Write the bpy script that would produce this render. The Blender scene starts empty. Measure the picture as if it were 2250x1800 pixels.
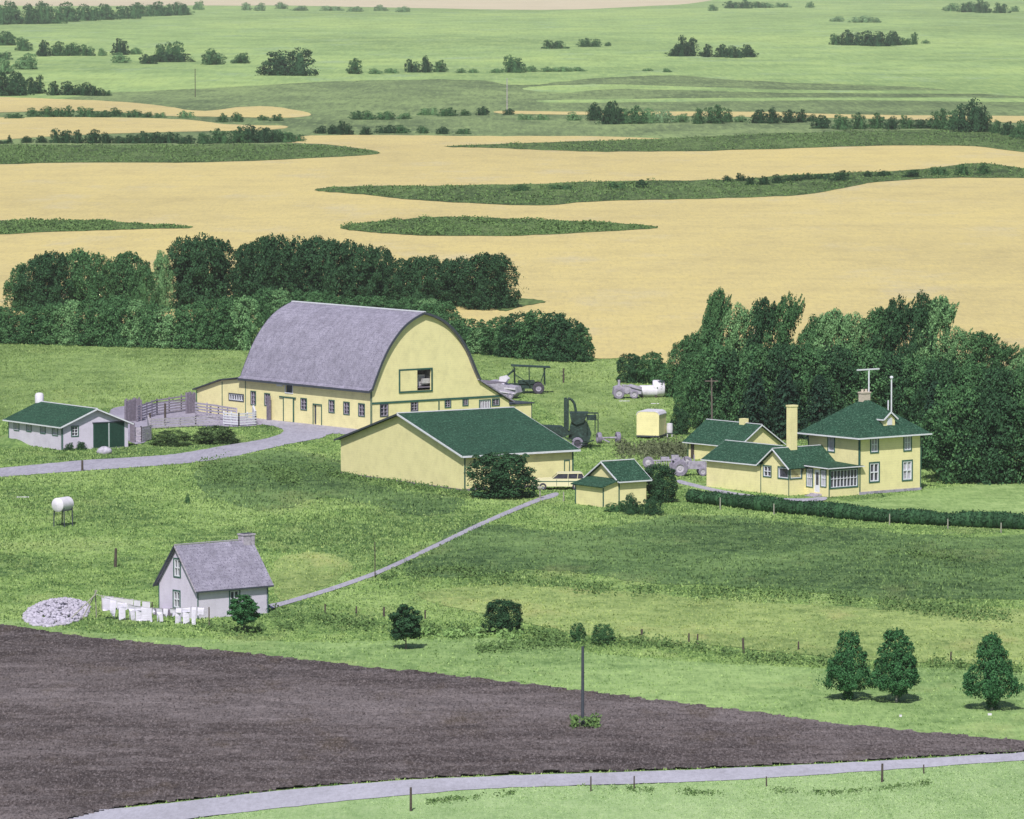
import bpy, math, random
import numpy as np
from mathutils import Vector, Matrix
from mathutils.geometry import tessellate_polygon

R = math.radians
scene = bpy.context.scene
COL = scene.collection
rng = np.random.default_rng(7)
random.seed(7)

# ------------------------------------------------------------------ camera
F, HC, YH = 13000.0, 50.0, -120.0          # focal length in px of a 2250 px wide frame, camera height, horizon row
PITCH = math.atan((900 - YH) / F)
cam = bpy.data.cameras.new("camera"); camo = bpy.data.objects.new("camera", cam); COL.objects.link(camo)
cam.sensor_width = 36; cam.lens = F / 2250 * 36; cam.clip_start = 1; cam.clip_end = 40000
camo.location = (0, 0, HC); camo.rotation_euler = (math.pi / 2 - PITCH, 0, 0)
scene.camera = camo

# ------------------------------------------------------------------ sky, sun, exposure
SUN_EL, SUN_AZ = R(48), R(189)             # azimuth clockwise from +Y: behind the camera, a little to the left
world = bpy.data.worlds.new("World"); scene.world = world; world.use_nodes = True
wn = world.node_tree; wn.nodes.clear()
wo = wn.nodes.new("ShaderNodeOutputWorld"); wb = wn.nodes.new("ShaderNodeBackground"); ws = wn.nodes.new("ShaderNodeTexSky")
ws.sky_type = 'NISHITA'; ws.sun_disc = False; ws.sun_elevation = SUN_EL; ws.sun_rotation = SUN_AZ
ws.air_density = 1.0; ws.dust_density = 1.5
wb.inputs[1].default_value = 0.072
wn.links.new(ws.outputs[0], wb.inputs[0]); wn.links.new(wb.outputs[0], wo.inputs[0])
sun = bpy.data.lights.new("sun", 'SUN'); suno = bpy.data.objects.new("sun", sun); COL.objects.link(suno)
sun.energy = 4.25; sun.angle = R(0.6); sun.color = (1.0, 0.95, 0.88)
sd = Vector((math.sin(SUN_AZ) * math.cos(SUN_EL), math.cos(SUN_AZ) * math.cos(SUN_EL), math.sin(SUN_EL)))
suno.rotation_euler = sd.to_track_quat('Z', 'Y').to_euler(); suno.location = sd * 300
scene.view_settings.view_transform = 'Standard'; scene.view_settings.look = 'None'
scene.view_settings.gamma = 1; scene.view_settings.exposure = 0.22
scene.cycles.max_bounces = 5; scene.cycles.volume_bounces = 0

# ------------------------------------------------------------------ pixel <-> world
SP, CP = math.sin(PITCH), math.cos(PITCH)
VIEWS = {'P': (0, 0, 1), 'F': (0, 0, 1 / 1.0436), 'Z1': (0, 0, 1.9164), 'Z2': (1125, 0, 1.9164), 'Z3': (0, 500, 3.08), 'Z4': (500, 620, 3.08),
         'Z5': (1000, 740, 3.85), 'Z6': (1450, 620, 2.695), 'Y1': (0, 1040, 3.08), 'Y2': (0, 840, 5.39), 'Y3': (380, 780, 5.39),
         'Y4': (1040, 780, 4.146), 'Y5': (700, 1240, 2.8747), 'Y6': (1400, 1300, 2.5365), 'Y7': (1140, 960, 5.133)}
def V(view, x, y):
    ox, oy, s = VIEWS[view]
    return ox + x / s, oy + y / s
def at(px, py, z=0.0):
    a, b = (px - 1125) / F, (900 - py) / F
    d = Vector((a, CP + b * SP, -SP + b * CP))
    t = (z - HC) / d.z
    return Vector((d.x * t, d.y * t, z))
def atv(view, x, y, z=0.0): return at(*V(view, x, y), z)
def proj(X, Y, Z):
    w = Z - HC
    dep = Y * CP - w * SP
    return 1125 + F * X / dep, 900 - F * (Y * SP + w * CP) / dep
def scale_at(py): return (py - YH) / HC          # px of the 2250 frame per metre at that ground row

# ------------------------------------------------------------------ materials
def new_mat(name):
    m = bpy.data.materials.new(name); m.use_nodes = True
    nt = m.node_tree; nt.nodes.clear()
    o = nt.nodes.new("ShaderNodeOutputMaterial"); b = nt.nodes.new("ShaderNodeBsdfPrincipled")
    nt.links.new(b.outputs[0], o.inputs[0])
    return m, nt, b
def mapped(nt, coord, scale):
    tc = nt.nodes.new("ShaderNodeTexCoord") if coord != 'World' else nt.nodes.new("ShaderNodeNewGeometry")
    mp = nt.nodes.new("ShaderNodeMapping"); mp.inputs['Scale'].default_value = scale
    nt.links.new(tc.outputs['Position' if coord == 'World' else coord], mp.inputs[0])
    return mp.outputs[0]
def noise(nt, vec, scale, detail=3, rough=0.6):
    n = nt.nodes.new("ShaderNodeTexNoise"); n.inputs['Scale'].default_value = scale
    n.inputs['Detail'].default_value = detail; n.inputs['Roughness'].default_value = rough
    nt.links.new(vec, n.inputs['Vector']); return n.outputs[0]
def ramp(nt, fac, stops):
    r = nt.nodes.new("ShaderNodeValToRGB"); e = r.color_ramp.elements
    while len(e) < len(stops): e.new(0.5)
    for k, (p, c) in enumerate(stops):
        e[k].position = p; e[k].color = (*c, 1)
    nt.links.new(fac, r.inputs[0]); return r.outputs[0]
def mix(nt, fac, a, b, mode='MIX'):
    m = nt.nodes.new("ShaderNodeMix"); m.data_type = 'RGBA'; m.blend_type = mode
    for sock, val in ((m.inputs[0], fac), (m.inputs[6], a), (m.inputs[7], b)):
        if isinstance(val, (int, float)): sock.default_value = val
        elif isinstance(val, tuple): sock.default_value = (*val, 1)
        else: nt.links.new(val, sock)
    return m.outputs[2]
def bump(nt, b, height, strength, dist):
    n = nt.nodes.new("ShaderNodeBump"); n.inputs['Strength'].default_value = strength; n.inputs['Distance'].default_value = dist
    nt.links.new(height, n.inputs['Height']); nt.links.new(n.outputs[0], b.inputs['Normal'])
def ground_mat(name, dark, mid, light, patch=None, big=0.02, fine=1.4, stretch=(1, .35, 1), bstr=0.5, bdist=0.15, contrast=1.0, island=0.0, speck=0.0, sstr=(1, .10, 1), sscale=None, fw=.30, swath=0.0):
    m, nt, b = new_mat(name)
    v = mapped(nt, 'World', stretch)
    n1 = noise(nt, v, big, 4, .62); n2 = noise(nt, v, big * 9, 4, .65); n3 = noise(nt, mapped(nt, 'World', (1, .6, 1)), fine, 4, .75)
    k = 0.13 / contrast
    c1 = ramp(nt, n1, [(0.5 - k * 1.5, dark), (0.5, mid), (0.5 + k * 1.5, light)])
    c2 = ramp(nt, n2, [(0.5 - k * 1.4, dark), (0.5, mid), (0.5 + k * 1.4, light)])
    c3 = ramp(nt, n3, [(0.36, dark), (0.5, mid), (0.66, light)])
    c = mix(nt, 0.45, c1, c2); c = mix(nt, fw, c, c3)
    if patch:
        n4 = noise(nt, mapped(nt, 'World', (1, .4, 1.3)), big * 2.3, 5, .7)
        f = ramp(nt, n4, [(0.55, (0, 0, 0)), (0.72, (.75, .75, .75))])
        c = mix(nt, f, c, patch)
    if speck:
        n5 = noise(nt, mapped(nt, 'World', sstr), sscale or fine * 2.6, 2, .9)
        c = mix(nt, ramp(nt, n5, [(0.52, (0, 0, 0)), (0.72, (speck, speck, speck))]), c, dark)
        c = mix(nt, ramp(nt, n5, [(0.28, (speck, speck, speck)), (0.47, (0, 0, 0))]), c, light)
    if swath:
        w_ = nt.nodes.new("ShaderNodeTexWave"); w_.inputs['Scale'].default_value = .011; w_.inputs['Distortion'].default_value = 2.5; w_.inputs['Detail'].default_value = 3; w_.inputs['Detail Scale'].default_value = .6
        nt.links.new(mapped(nt, 'World', (.35, 1, 1)), w_.inputs['Vector']); w_.bands_direction = 'Y'
        c = mix(nt, ramp(nt, w_.outputs[1], [(0.0, (swath * 1.6, swath * 1.6, swath * 1.6)), (0.22, (0, 0, 0)), (1.0, (0, 0, 0))]), c, dark)
    if island:
        gi = nt.nodes.new("ShaderNodeNewGeometry")
        c = mix(nt, ramp(nt, gi.outputs['Random Per Island'], [(0.0, (island, island, island)), (0.45, (0, 0, 0))]), c, dark)
        c = mix(nt, ramp(nt, gi.outputs['Random Per Island'], [(0.55, (0, 0, 0)), (1.0, (island, island, island))]), c, light)
    nt.links.new(c, b.inputs['Base Color']); b.inputs['Roughness'].default_value = 0.95; b.inputs['Specular IOR Level'].default_value = 0.1
    if bstr: bump(nt, b, n3, bstr, bdist)
    return m
def plain_mat(name, col, rough=0.7, var=0.25, scale=2.0, spec=0.3, metal=0.0, stretch=(1, 1, 1), fine=None, bstr=0.15):
    m, nt, b = new_mat(name)
    n = noise(nt, mapped(nt, 'Object', stretch), scale, 5, .65)
    lo = tuple(c * (1 - var) for c in col); hi = tuple(min(1, c * (1 + var * .6)) for c in col)
    c = ramp(nt, n, [(0.3, lo), (0.5, col), (0.7, hi)])
    if fine:
        n2 = noise(nt, mapped(nt, 'Object', stretch), fine[0], 3, .8)
        f = ramp(nt, n2, [(0.5, (0, 0, 0)), (0.68, (1, 1, 1))])
        c = mix(nt, f, c, fine[1])
        bump(nt, b, n2, bstr, 0.03)
    else: bump(nt, b, n, bstr, 0.02)
    nt.links.new(c, b.inputs['Base Color']); b.inputs['Roughness'].default_value = rough
    b.inputs['Specular IOR Level'].default_value = spec; b.inputs['Metallic'].default_value = metal
    return m
def leaf_mat(name, dark, light, nscale=4.2, rnd=0.5):
    m, nt, b = new_mat(name)
    n = noise(nt, mapped(nt, 'Object', (1, 1, 1)), nscale, 4, .7)
    oi = nt.nodes.new("ShaderNodeObjectInfo")
    c = ramp(nt, n, [(0.38, dark), (0.5, tuple((p + q) / 2 for p, q in zip(dark, light))), (0.62, light)])
    f = nt.nodes.new("ShaderNodeMath"); f.operation = 'MULTIPLY'; f.inputs[1].default_value = rnd
    nt.links.new(oi.outputs['Random'], f.inputs[0])
    c = mix(nt, f.outputs[0], c, dark)
    gi = nt.nodes.new("ShaderNodeNewGeometry")
    c = mix(nt, ramp(nt, gi.outputs['Random Per Island'], [(0.0, (.6, .6, .6)), (0.5, (0, 0, 0))]), c, dark)
    c = mix(nt, ramp(nt, gi.outputs['Random Per Island'], [(0.5, (0, 0, 0)), (1.0, (.7, .7, .7))]), c, tuple(x * 1.25 for x in light))
    nt.links.new(c, b.inputs['Base Color']); b.inputs['Roughness'].default_value = 0.75; b.inputs['Specular IOR Level'].default_value = 0.15
    return m
def siding_mat(name, col, dirt=(.30, .27, .22), board=0.22, line=0.10):
    """painted clapboard: thin horizontal joints, blotches, a little dirt"""
    m, nt, b = new_mat(name)
    v = mapped(nt, 'Object', (1, 1, 1))
    n = noise(nt, v, 0.8, 6, .7); n2 = noise(nt, mapped(nt, 'Object', (1, 1, .25)), 5, 4, .8)
    c = ramp(nt, n, [(0.3, tuple(x * .86 for x in col)), (0.5, col), (0.7, tuple(min(1, x * 1.07) for x in col))])
    f = ramp(nt, n2, [(0.56, (0, 0, 0)), (0.8, (.35, .35, .35))])
    c = mix(nt, f, c, dirt)
    w = nt.nodes.new("ShaderNodeTexWave"); w.bands_direction = 'Z'; w.wave_profile = 'SAW'; w.inputs['Scale'].default_value = 1 / board / 2 / math.pi * 2
    w.inputs['Distortion'].default_value = 0
    nt.links.new(v, w.inputs['Vector'])
    bump(nt, b, w.outputs[1], line * 4, 0.02)
    c = mix(nt, ramp(nt, w.outputs[1], [(0.0, (.16, .16, .16)), (0.25, (0, 0, 0))]), c, dirt)
    sx = nt.nodes.new("ShaderNodeSeparateXYZ"); nt.links.new(v, sx.inputs[0]); n3 = noise(nt, mapped(nt, 'Object', (1, 1, .5)), 2.2, 5, .8)
    ad = nt.nodes.new("ShaderNodeMath"); ad.operation = 'MULTIPLY_ADD'; ad.inputs[1].default_value = 2.4; nt.links.new(n3, ad.inputs[0]); nt.links.new(sx.outputs[2], ad.inputs[2])
    c = mix(nt, ramp(nt, ad.outputs[0], [(0.0, (.75, .75, .75)), (0.95, (.5, .5, .5)), (1.0, (.0, .0, .0))]), c, dirt)
    nt.links.new(c, b.inputs['Base Color']); b.inputs['Roughness'].default_value = 0.75; b.inputs['Specular IOR Level'].default_value = 0.2
    return m
def shingle_mat(name, col, speck, fine=9.0):
    m, nt, b = new_mat(name)
    v = mapped(nt, 'Object', (1, 1, 1))
    n = noise(nt, v, 0.5, 6, .7); n2 = noise(nt, v, fine, 3, .8)
    c = ramp(nt, n, [(0.32, tuple(x * .8 for x in col)), (0.5, col), (0.68, tuple(min(1, x * 1.2) for x in col))])
    n3 = noise(nt, mapped(nt, 'Object', (1, 1, 1)), 2.0, 4, .85)
    c = mix(nt, ramp(nt, n3, [(0.40, (.5, .5, .5)), (0.5, (0, 0, 0))]), c, tuple(x * .6 for x in col))
    f = ramp(nt, n2, [(0.52, (0, 0, 0)), (0.62, (.95, .95, .95))])
    c = mix(nt, f, c, speck)
    w = nt.nodes.new("ShaderNodeTexWave"); w.bands_direction = 'Z'; w.wave_profile = 'SAW'; w.inputs['Scale'].default_value = 1.4; w.inputs['Distortion'].default_value = .4; nt.links.new(v, w.inputs['Vector'])
    c = mix(nt, ramp(nt, w.outputs[1], [(0.0, (.35, .35, .35)), (0.3, (0, 0, 0))]), c, tuple(x * .5 for x in col))
    bump(nt, b, n2, 0.5, 0.05)
    nt.links.new(c, b.inputs['Base Color']); b.inputs['Roughness'].default_value = 0.85; b.inputs['Specular IOR Level'].default_value = 0.15
    return m

M = {}
MEADOW = dict(dark=(.045, .100, .036), mid=(.176, .290, .085), light=(.325, .445, .165), patch=(.31, .37, .15), big=.05, contrast=2.3, stretch=(1, .7, 1))
ROUGH = dict(dark=(.026, .058, .024), mid=(.088, .160, .058), light=(.20, .31, .115), patch=(.20, .25, .10), big=.05, contrast=1.8, stretch=(1, .7, 1))
DRY = dict(dark=(.11, .17, .055), mid=(.25, .345, .120), light=(.38, .46, .175), patch=(.40, .40, .17), big=.06, contrast=1.9, stretch=(1, .7, 1))
BACK = dict(dark=(.085, .145, .045), mid=(.195, .29, .100), light=(.31, .42, .155), patch=(.29, .36, .13), big=.04, contrast=1.9, stretch=(1, .5, 1))
HAY = dict(dark=(.10, .18, .06), mid=(.225, .345, .130), light=(.34, .475, .19), patch=(.34, .41, .17), big=.05, contrast=1.7, stretch=(1, .7, 1))
LAWN = dict(dark=(.12, .20, .065), mid=(.24, .36, .13), light=(.36, .48, .20), big=.06, contrast=1.6, stretch=(1, .7, 1))
VERGE = dict(dark=(.19, .30, .13), mid=(.30, .43, .20), light=(.39, .51, .27), big=.05, bstr=.2, contrast=1.4)
for nm_, kw_ in (('meadow', MEADOW), ('rough', ROUGH), ('dry', DRY), ('back', BACK), ('hay', HAY), ('lawn', LAWN), ('verge', VERGE)):
    M[nm_] = ground_mat(nm_, speck=.5, **kw_); M[nm_ + '_tuft'] = ground_mat(nm_ + '_tuft', island=.95, **dict(kw_, bstr=0))
M['pasture'] = ground_mat('pasture', (.165, .25, .10), (.285, .415, .165), (.41, .53, .19), patch=(.29, .40, .26), big=.013, fine=.3, stretch=(.35, .14, 1), bstr=.1, speck=.6, contrast=2.0, sstr=(1, .05, 1), sscale=.45)
M['marsh'] = ground_mat('marsh', (.065, .10, .05), (.165, .225, .105), (.28, .375, .155), big=.016, fine=.4, stretch=(.4, .12, 1), bstr=.2, contrast=1.9, speck=.75, sstr=(1, .06, 1), sscale=.6)
M['slough'] = ground_mat('slough', (.028, .05, .022), (.075, .12, .045), (.17, .25, .09), big=.03, fine=.6, stretch=(1, .25, 1), bstr=.4, contrast=2.0, speck=.7, sstr=(1, .07, 1), sscale=.8)
M['wheat'] = ground_mat('wheat', (.40, .335, .17), (.565, .475, .225), (.64, .53, .215), patch=(.52, .465, .31), big=.018, fine=.5, stretch=(.6, .22, 1), bstr=.25, bdist=.1, contrast=1.0, speck=.45, sstr=(1, .08, 1), sscale=1.6, swath=.07)
M['palefield'] = ground_mat('palefield', (.48, .42, .30), (.58, .51, .37), (.64, .56, .42), big=.002, fine=.1, bstr=0)
M['soil'] = ground_mat('soil', (.030, .024, .026), (.104, .087, .090), (.215, .188, .200), patch=(.090, .070, .055), big=.09, fine=3.5, stretch=(.22, .45, 1), bstr=.8, bdist=.2, contrast=1.6, speck=.95, sstr=(1, .22, 1), sscale=6.5)
M['gravel'] = ground_mat('gravel', (.20, .19, .25), (.34, .33, .41), (.43, .42, .52), big=.15, fine=1.6, bstr=.3, bdist=.06, speck=.4)
M['roadm'] = ground_mat('road', (.29, .285, .34), (.39, .385, .47), (.46, .455, .55), big=.25, fine=3.0, bstr=.25, bdist=.05, contrast=1.3, speck=.4)
M['dirt'] = ground_mat('corral_dirt', (.16, .145, .20), (.30, .28, .37), (.42, .40, .50), big=.3, fine=2.5, bstr=.4, bdist=.1)

YEL = (.76, .70, .39)
M['yellow'] = siding_mat('yellow_siding', YEL)
M['greywall'] = siding_mat('grey_siding', (.60, .56, .71), dirt=(.32, .28, .38))
M['greenroof'] = shingle_mat('green_shingle', (.018, .058, .037), (.075, .165, .115), fine=6)
M['greyroof'] = shingle_mat('grey_shingle', (.285, .272, .365), (.10, .09, .145), fine=8)
M['trimgreen'] = plain_mat('green_trim', (.035, .105, .085), .6)
M['trimdark'] = plain_mat('dark_trim', (.05, .06, .08), .7)
M['white'] = plain_mat('white_trim', (.62, .64, .72), .6, .12)
M['glass'] = plain_mat('window_glass', (.05, .05, .075), .12, .5, 3, spec=.5)
M['curtain'] = plain_mat('curtained_glass', (.40, .39, .46), .35, .45, 4, spec=.5)
M['greendoor'] = plain_mat('green_door', (.010, .040, .030), .7, .3, 3, fine=(14, (.03, .09, .065)))
M['wood'] = plain_mat('weathered_wood', (.075, .06, .055), .9, .4, 6)
M['oldwood'] = plain_mat('pale_weathered_wood', (.40, .37, .45), .9, .35, 5, fine=(6, (.17, .15, .22)))
M['darkboards'] = plain_mat('dark_boards', (.17, .15, .20), .9, .4, 5)
M['tank'] = plain_mat('white_tank', (.62, .60, .70), .5, .15, 2)
M['greymetal'] = plain_mat('grey_metal', (.33, .31, .40), .6, .45, 2.5)
M['machine'] = plain_mat('machine_green', (.018, .036, .032), .6, .5, 3, fine=(5, (.05, .10, .09)))
M['tyre'] = plain_mat('tyre', (.06, .055, .08), .9, .3, 5)
M['tyrepale'] = plain_mat('dusty_tyre', (.22, .20, .28), .9, .35, 5)
M['rim'] = plain_mat('rim', (.42, .40, .48), .5, .2, 4)
M['carpaint'] = plain_mat('cream_paint', (.70, .66, .45), .35, .06, 1, spec=.5)
M['chrome'] = plain_mat('chrome', (.6, .6, .65), .25, .1, 3, metal=.8)
M['brick'] = plain_mat('chimney_brick', (.50, .44, .38), .9, .25, 8)
M['stone'] = plain_mat('field_stone', (.40, .38, .48), .9, .45, 3)
M['cloth'] = plain_mat('white_cloth', (.62, .60, .74), .9, .12, 3)
M['hayfill'] = plain_mat('stacked_hay', (.42, .41, .44), .95, .5, 3)
M['bark'] = plain_mat('bark', (.13, .11, .10), .95, .4, 5)
M['palebark'] = plain_mat('pale_bark', (.30, .30, .26), .95, .4, 5)
M['leafdark'] = leaf_mat('leaf_dark', (.012, .040, .018), (.040, .105, .046))
M['leafmid'] = leaf_mat('leaf_mid', (.022, .072, .028), (.085, .190, .075))
M['leaflight'] = leaf_mat('leaf_light', (.06, .15, .06), (.19, .34, .15))
M['leafpale'] = leaf_mat('leaf_pale', (.13, .23, .12), (.22, .36, .18))
M['conifer'] = leaf_mat('conifer', (.007, .027, .017), (.025, .065, .037))
M['leafgarden'] = leaf_mat('leaf_garden', (.016, .070, .025), (.055, .160, .060), rnd=.3)
M['leafolive'] = leaf_mat('leaf_olive', (.022, .050, .020), (.10, .165, .060))
M['weed'] = leaf_mat('weed', (.04, .085, .028), (.12, .20, .065), rnd=0)
M['weedlight'] = leaf_mat('weed_light', (.10, .19, .06), (.22, .35, .12), rnd=0)
M['brush'] = leaf_mat('brush', (.05, .065, .035), (.125, .15, .08), rnd=0)

# ------------------------------------------------------------------ object helpers
def tag(o, label=None, cat=None, group=None, kind=None):
    if label: o['label'] = label
    if cat: o['category'] = cat
    if group: o['group'] = group
    if kind: o['kind'] = kind
    return o
def empty(name, loc, rz=0.0, label=None, cat=None, group=None):
    o = bpy.data.objects.new(name, None); COL.objects.link(o)
    o.location = loc; o.rotation_euler = (0, 0, rz); o.empty_display_size = .5
    return tag(o, label, cat, group)
def link_mesh(name, me, parent=None, loc=None):
    o = bpy.data.objects.new(name, me); COL.objects.link(o)
    if parent: o.parent = parent
    if loc is not None: o.location = loc
    return o
class MB:
    def __init__(s): s.v = []; s.f = []
    def add(s, vs, fs):
        n = len(s.v); s.v += [tuple(v) for v in vs]; s.f += [tuple(i + n for i in f) for f in fs]; return s
    def box(s, x0, x1, y0, y1, z0, z1):
        return s.add([(x, y, z) for x in (x0, x1) for y in (y0, y1) for z in (z0, z1)],
                     [(0, 1, 3, 2), (4, 6, 7, 5), (0, 4, 5, 1), (2, 3, 7, 6), (0, 2, 6, 4), (1, 5, 7, 3)])
    def cyl(s, p0, p1, r0, r1=None, n=10, cap=True):
        r1 = r0 if r1 is None else r1
        p0, p1 = Vector(p0), Vector(p1); d = (p1 - p0).normalized()
        a = d.orthogonal().normalized(); b = d.cross(a)
        vs = []
        for p, r in ((p0, r0), (p1, r1)):
            vs += [p + (a * math.cos(2 * math.pi * k / n) + b * math.sin(2 * math.pi * k / n)) * r for k in range(n)]
        fs = [(k, (k + 1) % n, n + (k + 1) % n, n + k) for k in range(n)]
        if cap: fs += [tuple(range(n))[::-1], tuple(range(n, 2 * n))]
        return s.add(vs, fs)
    def bar(s, p0, p1, w, h=None):
        """square bar between two points"""
        h = w if h is None else h
        p0, p1 = Vector(p0), Vector(p1); d = (p1 - p0).normalized()
        a = d.cross(Vector((0, 0, 1)))
        a = Vector((1, 0, 0)) if a.length < 1e-3 else a.normalized()
        b = a.cross(d)
        vs = [p + a * (i * w / 2) + b * (j * h / 2) for p in (p0, p1) for i, j in ((-1, -1), (1, -1), (1, 1), (-1, 1))]
        return s.add(vs, [(0, 1, 2, 3), (7, 6, 5, 4), (0, 4, 5, 1), (1, 5, 6, 2), (2, 6, 7, 3), (3, 7, 4, 0)])
    def ext(s, poly, vec, holes=()):
        """extrude a planar 3D polygon (with holes) along vec"""
        vec = Vector(vec); loops = [[Vector(p) for p in poly]] + [[Vector(p) for p in h] for h in holes]
        tris = tessellate_polygon(loops); flat = [p for l in loops for p in l]; n = len(flat)
        vs = flat + [p + vec for p in flat]
        fs = [tuple(t) for t in tris] + [tuple(i + n for i in t)[::-1] for t in tris]
        o = 0
        for l in loops:
            m = len(l); fs += [(o + k, o + (k + 1) % m, n + o + (k + 1) % m, n + o + k) for k in range(m)]; o += m
        return s.add(vs, fs)
    def lathe(s, prof, c=(0, 0, 0), axis='z', n=16):
        """prof: (radius, along)"""
        vs = []
        for r, h in prof:
            for k in range(n):
                a = 2 * math.pi * k / n; x, y = r * math.cos(a), r * math.sin(a)
                p = (x, y, h) if axis == 'z' else ((x, h, y) if axis == 'y' else (h, x, y))
                vs.append((p[0] + c[0], p[1] + c[1], p[2] + c[2]))
        fs = [(i * n + k, i * n + (k + 1) % n, (i + 1) * n + (k + 1) % n, (i + 1) * n + k) for i in range(len(prof) - 1) for k in range(n)]
        return s.add(vs, fs)
    def build(s, name, mat, parent=None, smooth=False, loc=None):
        me = bpy.data.meshes.new(name); me.from_pydata(s.v, [], s.f); me.materials.append(M[mat] if isinstance(mat, str) else mat)
        import bmesh
        bm = bmesh.new(); bm.from_mesh(me); bmesh.ops.recalc_face_normals(bm, faces=bm.faces); bm.to_mesh(me); bm.free()
        if smooth:
            me.polygons.foreach_set('use_smooth', [True] * len(me.polygons))
            me.set_sharp_from_angle(angle=R(40))
        return link_mesh(name, me, parent, loc)
ORD = ['first', 'second', 'third', 'fourth', 'fifth', 'sixth', 'seventh', 'eighth', 'ninth', 'tenth', 'eleventh', 'twelfth', 'thirteenth', 'fourteenth',
       'fifteenth', 'sixteenth', 'seventeenth', 'eighteenth', 'nineteenth', 'twentieth']
def ordn(k):
    if k < 20: return ORD[k]
    t = ['twenty', 'thirty', 'forty'][(k + 1) // 10 - 2]; u = (k + 1) % 10
    return {'twenty': 'twentieth', 'thirty': 'thirtieth', 'forty': 'fortieth'}[t] if u == 0 else t + '-' + ORD[u - 1]

# ------------------------------------------------------------------ ground sheets
def smooth_poly(pts, k=6, jit=0.0, seed=0):
    rs = random.Random(seed); out = []; n = len(pts)
    for i in range(n):
        p0, p1, p2, p3 = pts[i - 1], pts[i], pts[(i + 1) % n], pts[(i + 2) % n]
        for j in range(k):
            t = j / k
            q = [0.5 * (2 * p1[c] + (p2[c] - p0[c]) * t + (2 * p0[c] - 5 * p1[c] + 4 * p2[c] - p3[c]) * t * t + (3 * p1[c] - p0[c] - 3 * p2[c] + p3[c]) * t ** 3) for c in (0, 1)]
            out.append((q[0] + rs.uniform(-jit, jit) * 3, q[1] + rs.uniform(-jit, jit)))
    return out
def linear_poly(pts, k=6, jit=0.0, seed=0):
    rs = random.Random(seed); out = []; n = len(pts)
    for i in range(n):
        a, b = pts[i], pts[(i + 1) % n]
        for j in range(k):
            t = j / k; out.append((a[0] + (b[0] - a[0]) * t + rs.uniform(-jit, jit) * 2, a[1] + (b[1] - a[1]) * t + rs.uniform(-jit, jit)))
    return out
def widen(pp):
    """carry the fields on beyond both edges of the frame"""
    return [(-40 + (x + 40) * 12 if x < -40 else (2290 + (x - 2290) * 12 if x > 2290 else x), y) for x, y in pp]
def sheet(name, view, pts, mat, z, k=8, jit=0.6, sm=True, label=None):
    pp = [V(view, *p) for p in pts]
    pp = (smooth_poly if sm else linear_poly)(pp, k, jit, hash(len(pts)) + len(name))
    pp = widen(pp); w = [at(x, y) for x, y in pp]
    tr = tessellate_polygon([w])
    me = bpy.data.meshes.new(name); me.from_pydata([(p.x, p.y, z) for p in w], [], [tuple(t) for t in tr]); me.materials.append(M[mat])
    import bmesh
    bm = bmesh.new(); bm.from_mesh(me); bmesh.ops.recalc_face_normals(bm, faces=bm.faces)
    if sum(f.normal.z for f in bm.faces) < 0: bmesh.ops.reverse_faces(bm, faces=bm.faces)
    bm.to_mesh(me); bm.free()
    o = link_mesh(name, me); o['kind'] = 'structure'
    if label: o['label'] = label
    return pp
def in_poly(px, py, poly):
    x = np.array([p[0] for p in poly]); y = np.array([p[1] for p in poly]); inside = np.zeros(len(px), bool); j = len(poly) - 1
    for i in range(len(poly)):
        c = ((y[i] > py) != (y[j] > py)) & (px < (x[j] - x[i]) * (py - y[i]) / (y[j] - y[i] + 1e-9) + x[i])
        inside ^= c; j = i
    return inside

g = MB(); g.add([(-7000, -300, 0), (7000, -300, 0), (7000, 13000, 0), (-7000, 13000, 0)], [(0, 1, 2, 3)])
tag(g.build('ground', 'meadow'), kind='structure')
sheet('marsh', 'F', [(-90, 150), (2260, 150), (2260, 330), (1400, 330), (-90, 350)], 'marsh', .03, sm=False)
sheet('pasture', 'F', [(-90, -30), (2260, -40), (2260, 190), (1900, 182), (1600, 172), (1420, 160), (1250, 166), (1100, 180), (980, 168), (700, 172), (420, 188), (230, 196), (-90, 215)], 'pasture', .06, sm=True, jit=1)
sheet('meadow_strip', 'F', [(1100, 186), (1250, 178), (1500, 184), (1700, 190), (2260, 192), (2260, 198), (1700, 196), (1500, 192), (1300, 188), (1180, 196)], 'pasture', .05)
sheet('meadow_strip', 'F', [(1150, 211), (1500, 207), (1800, 206), (2260, 208), (2260, 216), (1800, 212), (1500, 214), (1200, 217)], 'pasture', .05)
sheet('far_stubble_field', 'F', [(-90, -60), (1500, -60), (1620, -30), (1480, 4), (1350, 14), (1150, 21), (860, 17), (600, 12), (420, 12), (-90, 6)], 'palefield', .10, jit=.3)
sheet('stubble_field', 'F', [(-90, 205), (60, 207), (220, 213), (330, 222), (420, 234), (520, 225), (590, 227), (655, 241), (600, 249), (440, 246), (330, 244), (180, 234), (-90, 237)], 'wheat', .09, jit=.5)
sheet('stubble_field', 'F', [(-90, 254), (60, 248), (200, 248), (380, 252), (480, 262), (600, 266), (560, 274), (300, 280), (100, 288), (-90, 298)], 'wheat', .09, jit=.5)
sheet('stubble_field', 'F', [(1060, 234), (1250, 236), (1600, 236), (1800, 242), (2260, 247), (2260, 262), (2100, 258), (1800, 250), (1500, 246), (1200, 242), (1060, 240)], 'wheat', .09, jit=.3)
wheat = sheet('wheat_field', 'F', [(-90, 344), (130, 343), (400, 343), (650, 334), (800, 323), (700, 306), (600, 300), (640, 287), (800, 285), (1000, 287), (1265, 288), (1600, 300), (1850, 307), (2050, 309), (2260, 330),
                                   (2260, 780), (1900, 780), (1500, 775), (1330, 756), (1240, 752), (1130, 705), (960, 690), (500, 680), (-90, 680)], 'wheat', .06, jit=.5)
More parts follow.
